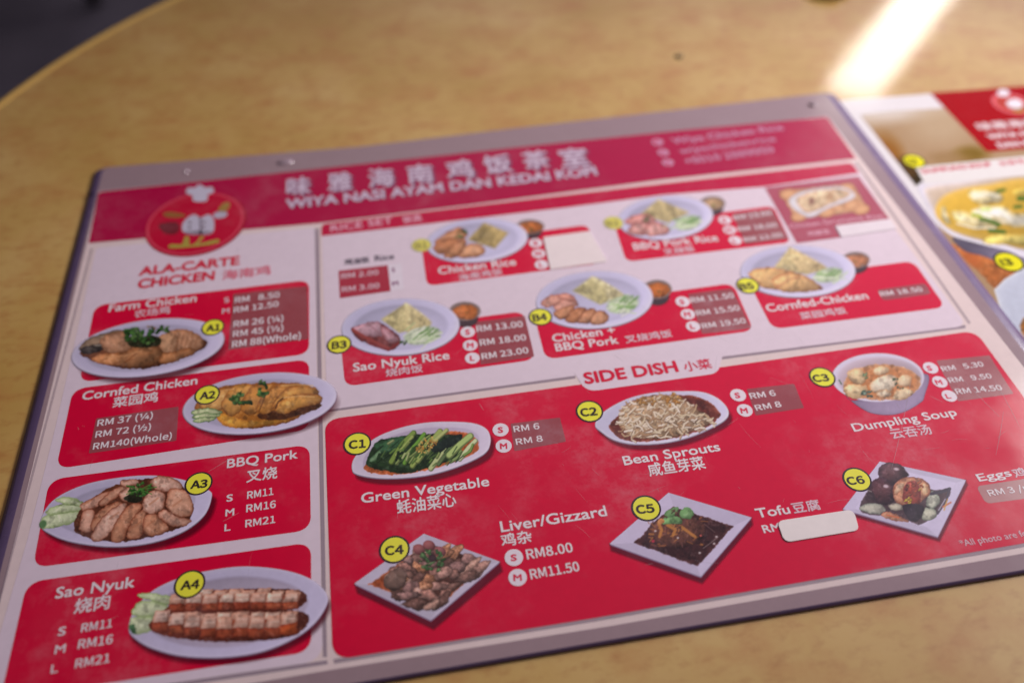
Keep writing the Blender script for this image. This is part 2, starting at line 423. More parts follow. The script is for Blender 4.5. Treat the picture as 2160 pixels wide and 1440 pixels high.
def table_mat(edge=False):
    m, n, l = new_mat('yellow_laminate'); b = n['Principled BSDF']
    geo = n.new('ShaderNodeNewGeometry'); pos = geo.outputs['Position']
    ang = math.radians(-8)
    broad = mapped_noise(n, l, 9, 4, .6, pos)
    base = ramp(n, l, broad, [(.30, (.47, .275, .062, 1)), (.52, (.56, .350, .105, 1)), (.72, (.62, .41, .150, 1))])
    blot = ramp(n, l, mapped_noise(n, l, 42, 5, .60, pos, ((.85, 1.15, 1), (0, 0, ang))), [(.46, g4(0)), (.70, g4(1))])
    mx = n.new('ShaderNodeMix'); mx.data_type = 'RGBA'; l.new(base, mx.inputs['A']); mx.inputs['B'].default_value = (.46, .19, .050, 1)
    k = n.new('ShaderNodeMath'); k.operation = 'MULTIPLY'; k.inputs[1].default_value = .62; l.new(blot, k.inputs[0])
    l.new(k.outputs[0], mx.inputs['Factor'])
    # fine flecks and grain lines
    fl_ = ramp(n, l, mapped_noise(n, l, 150, 4, .65, pos, ((.7, 1.3, 1), (0, 0, ang))), [(.50, g4(0)), (.74, g4(1))])
    k2 = n.new('ShaderNodeMath'); k2.operation = 'MULTIPLY'; k2.inputs[1].default_value = .5; l.new(fl_, k2.inputs[0])
    m2 = n.new('ShaderNodeMix'); m2.data_type = 'RGBA'; l.new(mx.outputs['Result'], m2.inputs['A']); m2.inputs['B'].default_value = (.36, .13, .030, 1)
    l.new(k2.outputs[0], m2.inputs['Factor'])
    # dark grain lines running across the sheet
    gr = ramp(n, l, mapped_noise(n, l, 24, 3, .6, pos, ((.10, 3.2, 1), (0, 0, ang))), [(.56, g4(0)), (.70, g4(1))])
    k3 = n.new('ShaderNodeMath'); k3.operation = 'MULTIPLY'; k3.inputs[1].default_value = .05; l.new(gr, k3.inputs[0])
    m3 = n.new('ShaderNodeMix'); m3.data_type = 'RGBA'; l.new(m2.outputs['Result'], m3.inputs['A']); m3.inputs['B'].default_value = (.34, .155, .045, 1)
    l.new(k3.outputs[0], m3.inputs['Factor'])
    l.new(m3.outputs['Result'], b.inputs['Base Color'])
    b.inputs['Roughness'].default_value = .5; b.inputs['Specular IOR Level'].default_value = .3
    b.inputs['Coat Weight'].default_value = 1.0
    rr = ramp(n, l, broad, [(.3, g4(.06)), (.7, g4(.10))]); l.new(rr, b.inputs['Coat Roughness'])
    bp = n.new('ShaderNodeBump'); bp.inputs['Strength'].default_value = .12; bp.inputs['Distance'].default_value = .0008
    l.new(mapped_noise(n, l, 14, 2, .5, pos), bp.inputs['Height']); l.new(bp.outputs[0], b.inputs['Coat Normal'])
    return m
M_TABLE = table_mat()
TC = (.324, -.104); TR = .4560
def lathe(name, prof, c, mat, parent=None, n=96, label=None, smooth=True, capb=True):
    V = []; F = []
    t = np.linspace(0, 2 * math.pi, n, endpoint=False)
    for r, z in prof: V += [(c[0] + r * math.cos(a), c[1] + r * math.sin(a), z) for a in t]
    for k in range(len(prof) - 1):
        for i in range(n):
            j = (i + 1) % n; F.append((k * n + i, k * n + j, (k + 1) * n + j, (k + 1) * n + i))
    if capb:
        F.append(tuple(range(n))[::-1]); F.append(tuple((len(prof) - 1) * n + i for i in range(n)))
    return mesh_obj(name, V, F, mat, parent, label, smooth)
tb = thing('round_table', 'round table with yellow wood-patterned laminate top under both menus', 'table', (TC[0], TC[1], -.745))
def par(o, root):                             # keep world place under an empty that is not at the origin
    o.parent = root; o.matrix_parent_inverse = Matrix.Translation(-root.location); return o
top = mesh_obj('tabletop', [(TC[0] + (TR - .0075) * math.cos(a), TC[1] + (TR - .0075) * math.sin(a), 0) for a in np.linspace(0, 2 * math.pi, 160, endpoint=False)],
               [tuple(range(160))], M_TABLE); par(top, tb)
M_EDGE = simple('yellow_edge_band', (.74, .46, .12, 1), .40, .4)
rim = lathe('edge_band', [(TR - .0075, 0), (TR - .0065, .0003), (TR - .003, 0.0002), (TR - .0015, -.0004), (TR - .0006, -.0016), (TR, -.004), (TR, -.026), (TR - .003, -.029), (TR - .06, -.029)], TC, M_EDGE, n=160, capb=False); par(rim, tb)
M_IRON = simple('black_iron', (.02, .02, .022, 1), .45)
par(lathe('pedestal', [(.02, -.030), (.03, -.032), (.03, -.70), (.05, -.715), (.24, -.735), (.245, -.744)], TC, M_IRON, n=40), tb)

# a dark speck on the table, and the foot of a cup at the top of the picture
c = P([(1432, 121)], 0)[0]
V = []; F = []
for k, (rr, zz) in enumerate([(1.0, .0001), (.9, .0009), (.5, .0014)]):
    for i in range(12):
        a = i / 12 * 6.283; w = 1 + .25 * math.sin(3 * a + 1)
        V.append((c[0] + .0026 * rr * w * math.cos(a), c[1] + .0020 * rr * w * math.sin(a), zz))
for k in range(2):
    for i in range(12): F.append((k * 12 + i, k * 12 + (i + 1) % 12, k * 12 + 12 + (i + 1) % 12, k * 12 + 12 + i))
F.append(tuple(24 + i for i in range(12)))
o = mesh_obj('crumb', V, F, simple('burnt_crumb', (.05, .04, .04, 1), .7), smooth=True)
o['label'] = 'tiny dark crumb lying alone on the bare yellow tabletop'; o['category'] = 'crumb'

# dark stool beyond the table
M_DARK = simple('dark_stained_wood', (.018, .010, .009, 1), .5)
cf = P([(203, 10)], -.745)[0]
st = thing('wooden_stool', 'dark wooden stool on the floor, only one leg seen past the table edge', 'stool', (cf[0] - .14, cf[1] + .14, -.745))
def box(name, c, sx, sy, z0, z1, mat, root, tap=1.0):
    V = [(c[0] + a * sx / 2 * (tap if z == z0 else 1), c[1] + b * sy / 2 * (tap if z == z0 else 1), z) for z in (z0, z1) for a, b in ((-1, -1), (1, -1), (1, 1), (-1, 1))]
    o = mesh_obj(name, V, [(3, 2, 1, 0), (4, 5, 6, 7), (0, 1, 5, 4), (1, 2, 6, 5), (2, 3, 7, 6), (3, 0, 4, 7)], mat)
    bv = o.modifiers.new('b', 'BEVEL'); bv.width = .004; bv.segments = 2
    return par(o, root)
for dx in (-.14, .14):
    for dy in (-.14, .14):
        box('leg', (st.location[0] + dx, st.location[1] + dy), .036, .036, -.745, -.345, M_DARK, st, .8)
box('seat', st.location, .36, .36, -.345, -.31, M_DARK, st)

# ------------------------------------------------------------------ the laminated menu
menu = thing('laminated_menu', 'wide laminated red and white menu of chicken, rice and side dishes', 'menu', (0, 0, 0))
M_POUCH = film('pouch_margin', alb((141, 119, 124)), scuff=.10, coat_rough=.15)
M_RIM = film('pouch_edge', alb((98, 80, 112)), scuff=.08, coat_rough=.22)
def quadW(px, z): return [p_ for p_ in P(px, z)[:, :2]]
ZR = .0009
tl, t1, t2, tr_ = quadW([(201, 357), (760, 311), (1080, 273), (1757, 196)], ZR)
br = np.array([.4385, -.2940]); bl = np.array([-.0085, -.2925])
outer = [tl, bl, br, tr_, t2, t1]
rin = [.005, .006, .006, .005, 0, 0]
dxl, dxr, dyb, dyt = .0050, .0060, .0009, .0012
inner = [tl + (dxl, -dyt), bl + (dxl + .0004, dyb), br + (-dxr, dyb), tr_ + (-dxr, -dyt), t2 + (0, -dyt), t1 + (0, -dyt)]
RO = rounded(outer, rin, 8); RI = rounded(inner, [r * .8 for r in rin], 8)
N = len(RO)
def strip(rings, name, mat, parent, smooth=True):
    V = []; F = []
    for R_, z in rings: V += [(x, y, z) for x, y in R_]
    for k in range(len(rings) - 1):
        for i in range(N):
            j = (i + 1) % N; F.append((k * N + i, k * N + j, (k + 1) * N + j, (k + 1) * N + i))
    return mesh_obj(name, V, F, mat, parent, None, smooth)
mid = [RI * (1 - w) + RO * w for w in (.3, .65)]
strip([(RO + 0, .0006), (RO, ZR), (mid[1], ZR + .0006), (mid[0], ZR + .0011), (RI, ZT)], 'pouch_edge', M_RIM, menu)
mesh_obj('pouch', [(x, y, ZT) for x, y in RI], [tuple(range(N))], M_POUCH, menu)
# a bubble and small dents pressed in the pouch margin
M_BUB = film('pouch_bubble', alb((150, 130, 140)), scuff=0, coat_rough=.08)
M_BUB.node_tree.nodes['Principled BSDF'].inputs['Coat IOR'].default_value = 2.2
def bubble(px, rx, ry, h, rot=0):
    c = P([px])[0]; V = []; F = []
    for k in range(5):
        u = k / 4 * math.pi / 2
        for i in range(16):
            a = i / 16 * 6.283; x, y = rx * math.cos(a) * math.cos(u), ry * math.sin(a) * math.cos(u)
            V.append((c[0] + x * math.cos(rot) - y * math.sin(rot), c[1] + x * math.sin(rot) + y * math.cos(rot), ZT + .00001 + h * math.sin(u)))
    for k in range(4):
        for i in range(16): F.append((k * 16 + i, k * 16 + (i + 1) % 16, k * 16 + 16 + (i + 1) % 16, k * 16 + 16 + i))
    return mesh_obj('bubble', V, F, M_BUB, menu, None, True)
bubble((601, 343), .0046, .0022, .0012, .1); bubble((1714, 222), .0024, .0017, .0020)
bubble((393, 362), .0022, .0010, .0005, 1.0)
disc('dent', 194, 410, .0016, 1, ink((30, 24, 40)), menu, z=ZT - .0004)

sheet_poly('paper_sheet', [(209, 404), (-12, 1316), (-80, 1545), (690, 1413), (1290, 1319), (1760, 1236), (2430, 1119), (1745, 246)], 0, 1, ink(CREAM), menu, 'cream paper sheet inside the pouch')
# -- banner
ban = sheet_poly('header_banner', [(208, 405), (187, 513), (670, 471), (1000, 431), (1400, 379), (1806, 335), (1745, 247), (1460, 273), (1100, 310), (700, 353)], [.002, 0, 0, 0, 0, 0, .002, 0, 0, 0], 3, ink((160, 3, 58)), menu, 'deep red banner across the top of the menu')
SH = alb((120, 70, 100))
cells = [('味', 603, 415, 655), ('雅', 691, 406, 743), ('海', 777, 397, 833), ('南', 861, 389, 916), ('鸡', 944, 379, 1001), ('饭', 1024, 368, 1083), ('茶', 1107, 359, 1163), ('室', 1186, 353, 1246)]
txt(ban, 'chinese_name', [(ch, x0, y, x1, y - (x1 - x0) * .10, 41) for ch, x0, y, x1 in cells], alb((190, 172, 190)), 8, .03, shadow=SH)  # milky haze on the banner is put into this greyer ink
txt(ban, 'restaurant_name', [('WIYA NASI AYAM DAN KEDAI KOPI', 602, 441, 1261, 369, 20)], alb((190, 172, 190)), 8, .035, shadow=SH)
TX2 = alb((182, 128, 156))  # contact lines and icons: haze put into the duller ink
txt(ban, 'contact_line', [('Wiya Chicken Rice', 1421, 304, 1655, 274, 14), ('wiyachickenrice', 1435, 325, 1639, 298, 14), ('+6016 2889959', 1447, 347, 1636, 321, 15)], TX2, 8, .03)
for (x, y), ch in zip([(1387, 300), (1399, 322), (1409, 343)], 'fo)'):
    ic = disc('contact_icon', x, y, .0033, 8, ink((182, 128, 156)), menu)
    txt(ic, 'icon_mark', [(ch, x - 4, y + 5, x + 4, y + 4, 10)], alb((190, 30, 80)), 9, .04)
# -- emblem: red roundel
em = disc('emblem', 414, 471, .0262, 5, ink((150, 20, 45)), menu, 'red roundel with a pink rim at the left of the banner', n=72)
disc('roundel', 412, 469, .0256, 6, ink((176, 8, 46)), em, n=72)
disc('roundel_rim', 412, 469, .0250, 7, ink((196, 62, 84)), em, r0=.0238, n=72)
def flat(name, px, col, layer, parent, sm=True, label=None):
    q = P(cr(px, 5) if sm else px, ZL(layer)); A = sum(q[i - 1][0] * q[i][1] - q[i][0] * q[i - 1][1] for i in range(len(q)))
    if A < 0: q = q[::-1]
    return mesh_obj(name, q, [tuple(range(len(q)))], ink(col), parent, label)
z1 = Zm(0, 0, 2.824); z4 = Zm(0, 480, 3); z5 = Zm(0, 960, 3); z6 = Zm(660, 420, 3.513); z7 = Zm(1080, 400, 3.428); z8 = Zm(1540, 360, 3.429)
zc1 = Zm(670, 760, 3.6); zc2 = Zm(1190, 740, 3.789); zc3 = Zm(1640, 680, 4.0); zc4 = Zm(690, 1040, 3.6); zc5 = Zm(1250, 1000, 4.114); zc6 = Zm(1680, 940, 4.365); zm = Zm(1760, 170, 3.6)
flat('chef_hat', z1([(1150, 1195), (1145, 1165), (1110, 1150), (1120, 1120), (1160, 1118), (1190, 1100), (1225, 1118), (1262, 1115), (1272, 1145), (1240, 1160), (1232, 1195), (1190, 1203)]), (182, 176, 192), 9, em)
flat('chef_jacket', z1([(1120, 1295), (1160, 1278), (1195, 1296), (1238, 1278), (1268, 1295), (1276, 1340), (1262, 1388), (1190, 1398), (1100, 1388), (1085, 1340)]), (178, 172, 188), 9, em)
flat('serving_dish', z1([(1272, 1275), (1300, 1262), (1345, 1262), (1352, 1285), (1315, 1300), (1280, 1297)]), (172, 164, 180), 10, em)
flat('roast', z1([(1300, 1250), (1325, 1215), (1360, 1205), (1370, 1225), (1345, 1258), (1315, 1262)]), (150, 116, 58), 10, em)
flat('ladle', z1([(970, 1275), (1010, 1262), (1090, 1275), (1100, 1290), (1010, 1296)]), (140, 90, 45), 9, em)
flat('pot', z1([(945, 1345), (985, 1325), (1055, 1325), (1070, 1365), (1040, 1395), (985, 1390)]), (110, 30, 40), 9, em)
flat('gold_scroll', z4([(1065, 125), (1085, 105), (1150, 105), (1170, 60), (1195, 60), (1200, 108), (1240, 95), (1270, 55), (1290, 60), (1262, 100), (1370, 75), (1385, 92), (1300, 112), (1120, 130)]), (158, 142, 62), 9, em)
for x, y in ((1130, 1325), (1130, 1355), (1215, 1322), (1213, 1352)):
    q = z1([(x, y)])[0]; disc('button', q[0], q[1], .0009, 10, ink((90, 70, 80)), em, n=12)

flat('coat_fold', z1([(1186, 1296), (1200, 1296), (1204, 1396), (1190, 1398)]), (120, 108, 122), 10, em, False)
flat('coat_fold', z1([(1100, 1380), (1180, 1372), (1262, 1378), (1262, 1388), (1190, 1398), (1100, 1388)]), (130, 118, 132), 10, em, False)
# -- white section panels with a grey printed shadow line
SHD = (150, 136, 148)
def white_panel(px, r, label):
    o = sheet_poly('section_panel', px, r, 3, ink((206, 189, 200)), menu, label)
    return o
sa = white_panel([(203, 523), (664, 480), (671, 960), (681, 1392), (-49, 1500), (57, 1140), (117, 900)], [.002, .001, 0, .006, .003, 0, 0], 'white panel of the chicken column at the left')
def shade_strip(a, b, w, parent, col=(150, 134, 146), al=.7, layer=2):
    """thin grey printed shadow along the edge a-b, w wide to its right-hand side (pixels of the survey)"""
    mt = film('shadow_print', alb(col), alpha=al) if ('sh', al) not in _mc else _mc[('sh', al)]
    _mc[('sh', al)] = mt
    a, b = np.array(a, float), np.array(b, float); d = (b - a) / np.linalg.norm(b - a); nrm = np.array([-d[1], d[0]]) * w
    return sheet_poly('shadow_line', [a, b, b + nrm, a + nrm], 0, layer, mt, parent)
shade_strip((681, 1385), (664, 482), 9, sa); shade_strip((690, 1391), (0, 1494), -9, sa); shade_strip((196, 525), (-60, 1500), 5, sa, al=.35)
sr = white_panel([(678, 474), (690, 864), (1213, 792), (1522, 752), (2040, 687), (1888, 483), (1800, 341)], [.004, .002, 0, 0, .005, 0, .004], 'white panel of the rice set section')
shade_strip((690, 862), (1213, 791), 7, sr); shade_strip((1522, 751), (2036, 685), 7, sr); shade_strip((2043, 684), (1803, 343), 6, sr, al=.4)
strip_ = sheet_poly('section_header', [(678, 473), (678, 498), (888, 474), (1200, 437), (1400, 411), (1612, 394), (1812, 365), (1797, 343), (1400, 387), (1000, 434)], [.003, 0, 0, 0, 0, 0, 0, .003, 0, 0], 4, ink((176, 8, 56)), menu, 'red strip heading the rice section')
txt(strip_, 'section_title', [('RICE SET', 697, 489, 830, 471, 14), ('饭类', 850, 471, 891, 466, 15)], alb((214, 160, 178)), 8)

RPAN = (196, 6, 50)
def red_panel(px, r, label, name='dish_panel', layer=4):
    return sheet_poly(name, px, r, layer, ink(RPAN, scuff=.20), menu, label)
R5 = .0055
pa1 = red_panel([(200, 644), (652, 590), (652, 746), (167, 806)], [R5, R5, R5, R5], 'red panel of the farm chicken')
pa2 = red_panel([(154, 820), (652, 757), (653, 905), (118, 989)], [R5, R5, R5, R5], 'red panel of the cornfed chicken')
pa3 = red_panel([(104, 1011), (653, 937), (656, 1117), (69, 1197)], [R5, R5, R5, R5], 'red panel of the barbecue pork')
pa4 = red_panel([(57, 1227), (656, 1143), (657, 1373), (0, 1475)], [R5, R5, R5, R5], 'red panel of the crispy pork')
pb1 = red_panel([(889, 520), (1240, 474), (1263, 556), (901, 603)], [.002, .004, .004, .004], 'red panel of the chicken rice')
pb2 = red_panel([(1297, 478), (1631, 434), (1668, 511), (1321, 552)], [.002, .004, .004, .004], 'red panel of the barbecue pork rice')
pb3 = red_panel([(717, 708), (1104, 656), (1129, 758), (728, 815)], [.002, .005, .005, .005], 'red panel of the crispy pork rice')
pb4 = red_panel([(1124, 655), (1546, 597), (1590, 697), (1151, 758)], [.002, .005, .005, .005], 'red panel of the chicken and pork rice')
pb5 = red_panel([(1580, 596), (1926, 550), (1995, 648), (1630, 694)], [.002, .005, .005, .005], 'red panel of the cornfed chicken rice')
side = red_panel([(685, 885), (1213, 812), (1522, 774), (2057, 697), (2160, 838), (2364, 1109), (1760, 1215), (1250, 1303), (702, 1391), (694, 1160)], [.006, 0, 0, .006, 0, .006, 0, 0, .006, 0], 'large red panel holding the side dishes', 'side_dish_panel')
shade_strip((1250, 1301), (703, 1389), -10, side, al=.6, layer=2); shade_strip((1760, 1213), (1250, 1301), -10, side, al=.6); shade_strip((2230, 1131), (1760, 1213), -10, side, al=.6)
tab = sheet_poly('section_title_tab', [(1211, 786), (1237, 826), (1514, 787), (1526, 744)], [0, .006, .006, 0], 5, ink((206, 189, 200)), menu, 'white tab reading SIDE DISH')
txt(tab, 'section_title', [('SIDE DISH', 1235, 810, 1433, 783.5, 25)], alb((196, 18, 52)), 8, .04)
txt(tab, 'chinese_name', [('小菜', 1446, 784, 1504, 776, 23)], alb((196, 30, 62)), 8)
txt(sa, 'section_title', [('ALA-CARTE', 292, 582, 505, 558, 19), ('CHICKEN', 289, 609, 452, 590, 20)], alb((196, 14, 50)), 8, .04)
txt(sa, 'chinese_name', [('海南鸡', 468, 591, 571, 579, 21)], alb((204, 96, 116)), 8)

T = alb(TXT); TP = alb((206, 176, 186))
# -- stickers with typed prices
def sticker(parent, px, lines, label, r=.0006, bold=.026, mat=None, layer=5):
    o = sheet_poly('price_sticker', px, r, layer, mat or M_STK, menu, label)
    if lines: txt(o, 'price', lines, T, 8, bold)
    return o
sticker(pa1, [(492, 620), (648, 603), (650, 715), (481, 738)], [('RM   8.50', 495, 639, 590, 627, 12), ('RM 12.50', 493, 660, 588, 646, 12), ('RM 26 (¼)', 492, 690, 598, 677, 13), ('RM 45 (½)', 491, 711, 598, 697, 13), ('RM 88(Whole)', 489, 733, 635, 714, 14)], 'translucent brown price sticker of the farm chicken')
txt(pa1, 'size_letter', [('S', 473, 639, 484, 637, 11), ('M', 468, 662, 484, 660, 11)], TP, 8)
txt(pa1, 'dish_name', [('Farm Chicken', 228, 658, 414, 636, 17)], T, 8, .024)
txt(pa1, 'chinese_name', [('农场鸡', 282, 671, 358, 661, 17)], TP, 8)
sticker(pa2, [(203, 882), (377, 857), (372, 929), (187, 956)], [('RM 37 (¼)', 204, 899, 322, 882, 14), ('RM 72 (½)', 200, 923, 318, 906, 14), ('RM140(Whole)', 195, 948, 362, 925, 14)], 'translucent brown price sticker of the cornfed chicken')
txt(pa2, 'dish_name', [('Cornfed Chicken', 172, 844, 416, 810, 18)], T, 8, .024)
txt(pa2, 'chinese_name', [('菜园鸡', 236, 860, 332, 847, 23)], T, 8)
txt(pa3, 'dish_name', [('BBQ Pork', 478, 987, 628, 966, 19)], T, 8, .024)
txt(pa3, 'chinese_name', [('叉烧', 519, 1018, 585, 1008, 27)], T, 8)
txt(pa3, 'price', [('S', 477, 1058, 491, 1056, 15), ('M', 475, 1089, 494, 1086, 15), ('L', 473, 1120, 486, 1118, 15), ('RM11', 521, 1052, 577, 1043, 16), ('RM16', 519, 1080, 582, 1070, 16), ('RM21', 517, 1112, 581, 1102, 16)], T, 8, .03)
txt(pa4, 'dish_name', [('Sao Nyuk', 115, 1262, 283, 1237, 24)], T, 8, .024)
txt(pa4, 'chinese_name', [('烧肉', 154, 1295, 230, 1283, 34)], T, 8)
txt(pa4, 'price', [('S', 121, 1341, 138, 1338, 19), ('M', 114, 1379, 137, 1375, 19), ('L', 106, 1420, 121, 1417, 19), ('RM11', 170, 1333, 236, 1322, 19), ('RM16', 163, 1368, 237, 1356, 20), ('RM21', 157, 1409, 231, 1396, 20)], T, 8, .03)
# rice section
rc = sheet_poly('price_sticker', [(714, 571), (818, 559), (824, 614), (717, 629)], .0003, 5, ink((158, 46, 62)), menu, 'brown red price block of the plain rice')
txt(rc, 'price', [('RM 2.00', 720, 588, 799, 579, 11), ('RM 3.00', 721, 616, 801, 607, 11)], TP, 8)
rw = sheet_poly('size_sticker', [(818, 559), (847, 555), (852, 610), (824, 614)], .0002, 5, ink((208, 196, 206)), menu)
txt(rw, 'size_letter', [('S', 827, 574, 834, 573, 9), ('M', 828, 603, 841, 601, 9)], alb((120, 50, 100)), 8)
txt(sr, 'dish_name', [('鸡油饭', 727, 560, 780, 553, 13), ('Rice', 791, 551, 832, 546, 12)], alb((84, 74, 88)), 8)
txt(pb1, 'dish_name', [('Chicken Rice', 925, 579, 1090, 559, 16)], T, 8, .024)
txt(pb1, 'chinese_name', [('海南鸡饭', 969, 593, 1062, 579, 15)], TP, 8)
raised(sheet_poly('blank_sticker', [(1146, 501), (1243, 488), (1281, 552), (1161, 569)], .0008, 5, ink((216, 202, 202)), menu, 'blank cream sticker over the chicken rice prices'))
txt(pb2, 'dish_name', [('BBQ Pork Rice', 1338, 528, 1517, 508, 16)], T, 8, .024)
txt(pb2, 'chinese_name', [('叉烧饭', 1402, 539, 1468, 530, 15)], TP, 8)
sticker(pb2, [(1545, 450), (1629, 440), (1664, 504), (1572, 516)], [('RM 13.00', 1549, 464, 1629, 453, 10), ('RM 18.00', 1558, 488, 1641, 478, 10), ('RM 23.00', 1571, 510, 1652, 499, 10)], 'brown price sticker of the barbecue pork rice', layer=5)
txt(pb3, 'dish_name', [('Sao Nyuk Rice', 745, 784, 949, 757, 18)], T, 8, .024)
txt(pb3, 'chinese_name', [('烧肉饭', 814, 795, 893, 784, 17)], TP, 8)
sticker(pb3, [(1002, 679), (1107, 666), (1127, 752), (1014, 769)], [('RM 13.00', 1006, 700, 1104, 689, 13), ('RM 18.00', 1013, 729, 1111, 717, 13), ('RM 23.00', 1017, 758, 1116, 744, 13)], 'brown price sticker of the crispy pork rice')
txt(pb4, 'dish_name', [('Chicken +', 1167, 722, 1300, 703, 17), ('BBQ Pork', 1173, 741, 1306, 724, 17)], T, 8, .024)
txt(pb4, 'chinese_name', [('叉烧鸡饭', 1321, 724, 1420, 710, 17)], TP, 8)
sticker(pb4, [(1451, 620), (1544, 608), (1585, 692), (1481, 704)], [('RM 11.50', 1458, 639, 1550, 628, 12), ('RM 15.50', 1471, 666, 1562, 654, 12), ('RM 19.50', 1483, 693, 1575, 681, 12)], 'brown price sticker of the chicken and pork rice')
txt(pb5, 'dish_name', [('Cornfed-Chicken', 1620, 658, 1834, 630, 18)], T, 8, .024)
txt(pb5, 'chinese_name', [('菜园鸡饭', 1692, 674, 1789, 661, 17)], TP, 8)
sticker(pb5, [(1850, 611), (1953, 597), (1964, 620), (1862, 634)], [('RM 18.50', 1859, 625, 1948, 614, 11)], 'brown rounded price sticker of the cornfed chicken rice', .002)
# side dishes
sticker(side, [(1077, 893), (1181, 880), (1194, 931), (1085, 951)], [('RM 6', 1084, 911, 1139, 904, 13), ('RM 8', 1089, 938, 1146, 930, 13)], 'brown price sticker of the green vegetable')
sticker(side, [(1575, 820), (1675, 809), (1696, 860), (1594, 876)], [('RM 6', 1584, 841, 1638, 834, 13), ('RM 8', 1596, 866, 1650, 857, 13)], 'brown price sticker of the bean sprouts')
sticker(side, [(1975, 760), (2087, 749), (2138, 830), (2021, 846)], [('RM   5.30', 1989, 783, 2077, 772, 12), ('RM   9.50', 2004, 807, 2094, 797, 12), ('RM 14.50', 2019, 831, 2116, 822, 13)], 'brown price sticker of the dumpling soup')
sticker(side, [(2059, 1025), (2215, 1001), (2245, 1040), (2080, 1062)], [('RM 3 /nos', 2088, 1046, 2203, 1029, 15)], 'brown rounded price sticker of the eggs', .002)
raised(sheet_poly('blank_sticker', [(1639, 1099), (1800, 1074), (1812, 1118), (1655, 1144)], .0024, 9, ink((222, 208, 206)), menu, 'blank cream sticker with rounded corners over the tofu price'))
txt(side, 'dish_name', [('Green Vegetable', 762, 1061, 1033, 1024, 21)], T, 8, .024)
txt(side, 'chinese_name', [('蚝油菜心', 838, 1085, 964, 1067, 31)], T, 8)
txt(side, 'dish_name', [('Bean Sprouts', 1317, 981, 1521, 950, 20)], T, 8, .024)
txt(side, 'chinese_name', [('咸鱼芽菜', 1371, 1005, 1491, 988, 30)], T, 8)
txt(side, 'dish_name', [('Dumpling Soup', 1802, 910, 2021, 876, 19)], T, 8, .024)
txt(side, 'chinese_name', [('云吞汤', 1884, 926, 1969, 915, 25)], TP, 8)
txt(side, 'dish_name', [('Liver/Gizzard', 1057, 1122, 1282, 1087, 23)], T, 8, .024)
txt(side, 'chinese_name', [('鸡杂', 1059, 1153, 1124, 1143, 28)], T, 8)
txt(side, 'price', [('RM8.00', 1112, 1179, 1210, 1163, 21), ('RM11.50', 1120, 1221, 1224, 1203, 21)], T, 8, .03)
txt(side, 'dish_name', [('Tofu', 1598, 1092, 1669, 1082, 21)], T, 8, .024)
txt(side, 'chinese_name', [('豆腐', 1676, 1083, 1734, 1074, 25)], TP, 8)
txt(side, 'price', [('RM', 1612, 1124, 1650, 1118, 18)], T, 8, .03)
txt(side, 'dish_name', [('Eggs', 2066, 1015, 2136, 1003, 18)], T, 8, .024)
txt(side, 'chinese_name', [('鸡蛋', 2144, 1009, 2200, 1000, 25)], TP, 8)
txt(side, 'footnote', [('*All photo are for illustration', 2028, 1152, 2270, 1113, 15)], TP, 8, .01)

# -- yellow code badges and white size marks
def badge(x, y, rx, s, lab, ring=True, hazed=False):  # haze over the top two badges is put into paler colours
    r = rx * depth(x, y) / FPX
    o = disc('code_badge', x, y, r, 9, ink((52, 40, 44) if ring else (176, 168, 110)), menu, 'yellow badge with the code ' + s + ' ' + lab)
    disc('badge_face', x, y, r * .87, 10, ink((226, 214, 62) if not hazed else (205, 196, 96)), o)
    w = rx * (.62 if len(s) == 2 else .5)
    txt(o, 'code', [(s, x - w, y + rx * .34 + w * .10, x + w, y + rx * .34 - w * .10, rx * .60)], alb((48, 40, 40) if not hazed else (150, 140, 80)), 11, .045)
badge(449, 690, 24, 'A1', 'by the farm chicken plate'); badge(437, 832, 26.5, 'A2', 'by the cornfed chicken plate'); badge(419, 1019, 29, 'A3', 'by the barbecue pork plate'); badge(400, 1231, 32.5, 'A4', 'by the crispy pork plate')
badge(889, 517, 21, 'B1', 'by the chicken rice', False, True); badge(1294, 470, 21, 'B2', 'by the barbecue pork rice', False, True); badge(715.5, 726, 26, 'B3', 'by the crispy pork rice'); badge(1140, 668, 25, 'B4', 'by the chicken and pork rice'); badge(1577.5, 602, 24.5, 'B5', 'by the cornfed chicken rice')
badge(753.5, 935, 29.5, 'C1', 'by the green vegetable'); badge(1243.5, 867, 29, 'C2', 'by the bean sprouts'); badge(1734.5, 795, 27.5, 'C3', 'by the dumpling soup'); badge(832, 1158, 32.5, 'C4', 'by the liver and gizzard'); badge(1363, 1071, 31.5, 'C5', 'by the tofu'); badge(1808, 1010.5, 30, 'C6', 'by the eggs')
def mark(x, y, rx, s, lab):
    o = disc('size_mark', x, y, rx * depth(x, y) / FPX, 8, ink((214, 202, 210)), menu, 'white size mark %s %s' % (s, lab), n=28)
    txt(o, 'letter', [(s, x - rx * (.33 if s != 'M' else .46), y + rx * .40, x + rx * (.33 if s != 'M' else .46), y + rx * .36, rx * .72)], alb((200, 40, 70)), 9, .04)
for pts, rx, lab in ((((1130, 512.5), (1136, 535), (1142, 558)), 14, 'of the chicken rice'), (((1529, 464), (1539, 485), (1551, 507)), 13.5, 'of the barbecue pork rice'),
                     (((986.5, 700), (992, 728), (996.5, 755)), 15.5, 'of the crispy pork rice'), (((1440, 636), (1451, 662.5), (1462, 688)), 15, 'of the chicken and pork rice'),
                     (((1963, 775.5), (1982.5, 805), (2002.5, 834.5)), 15.5, 'of the dumpling soup'), (((1056, 906), (1062.5, 940)), 17, 'of the green vegetable'),
                     (((1557, 833), (1571, 865)), 16.5, 'of the bean sprouts'), (((1084, 1175), (1092, 1217)), 19.5, 'of the liver and gizzard')):
    for (x, y), s in zip(pts, 'SML'): mark(x, y, rx, s, lab)
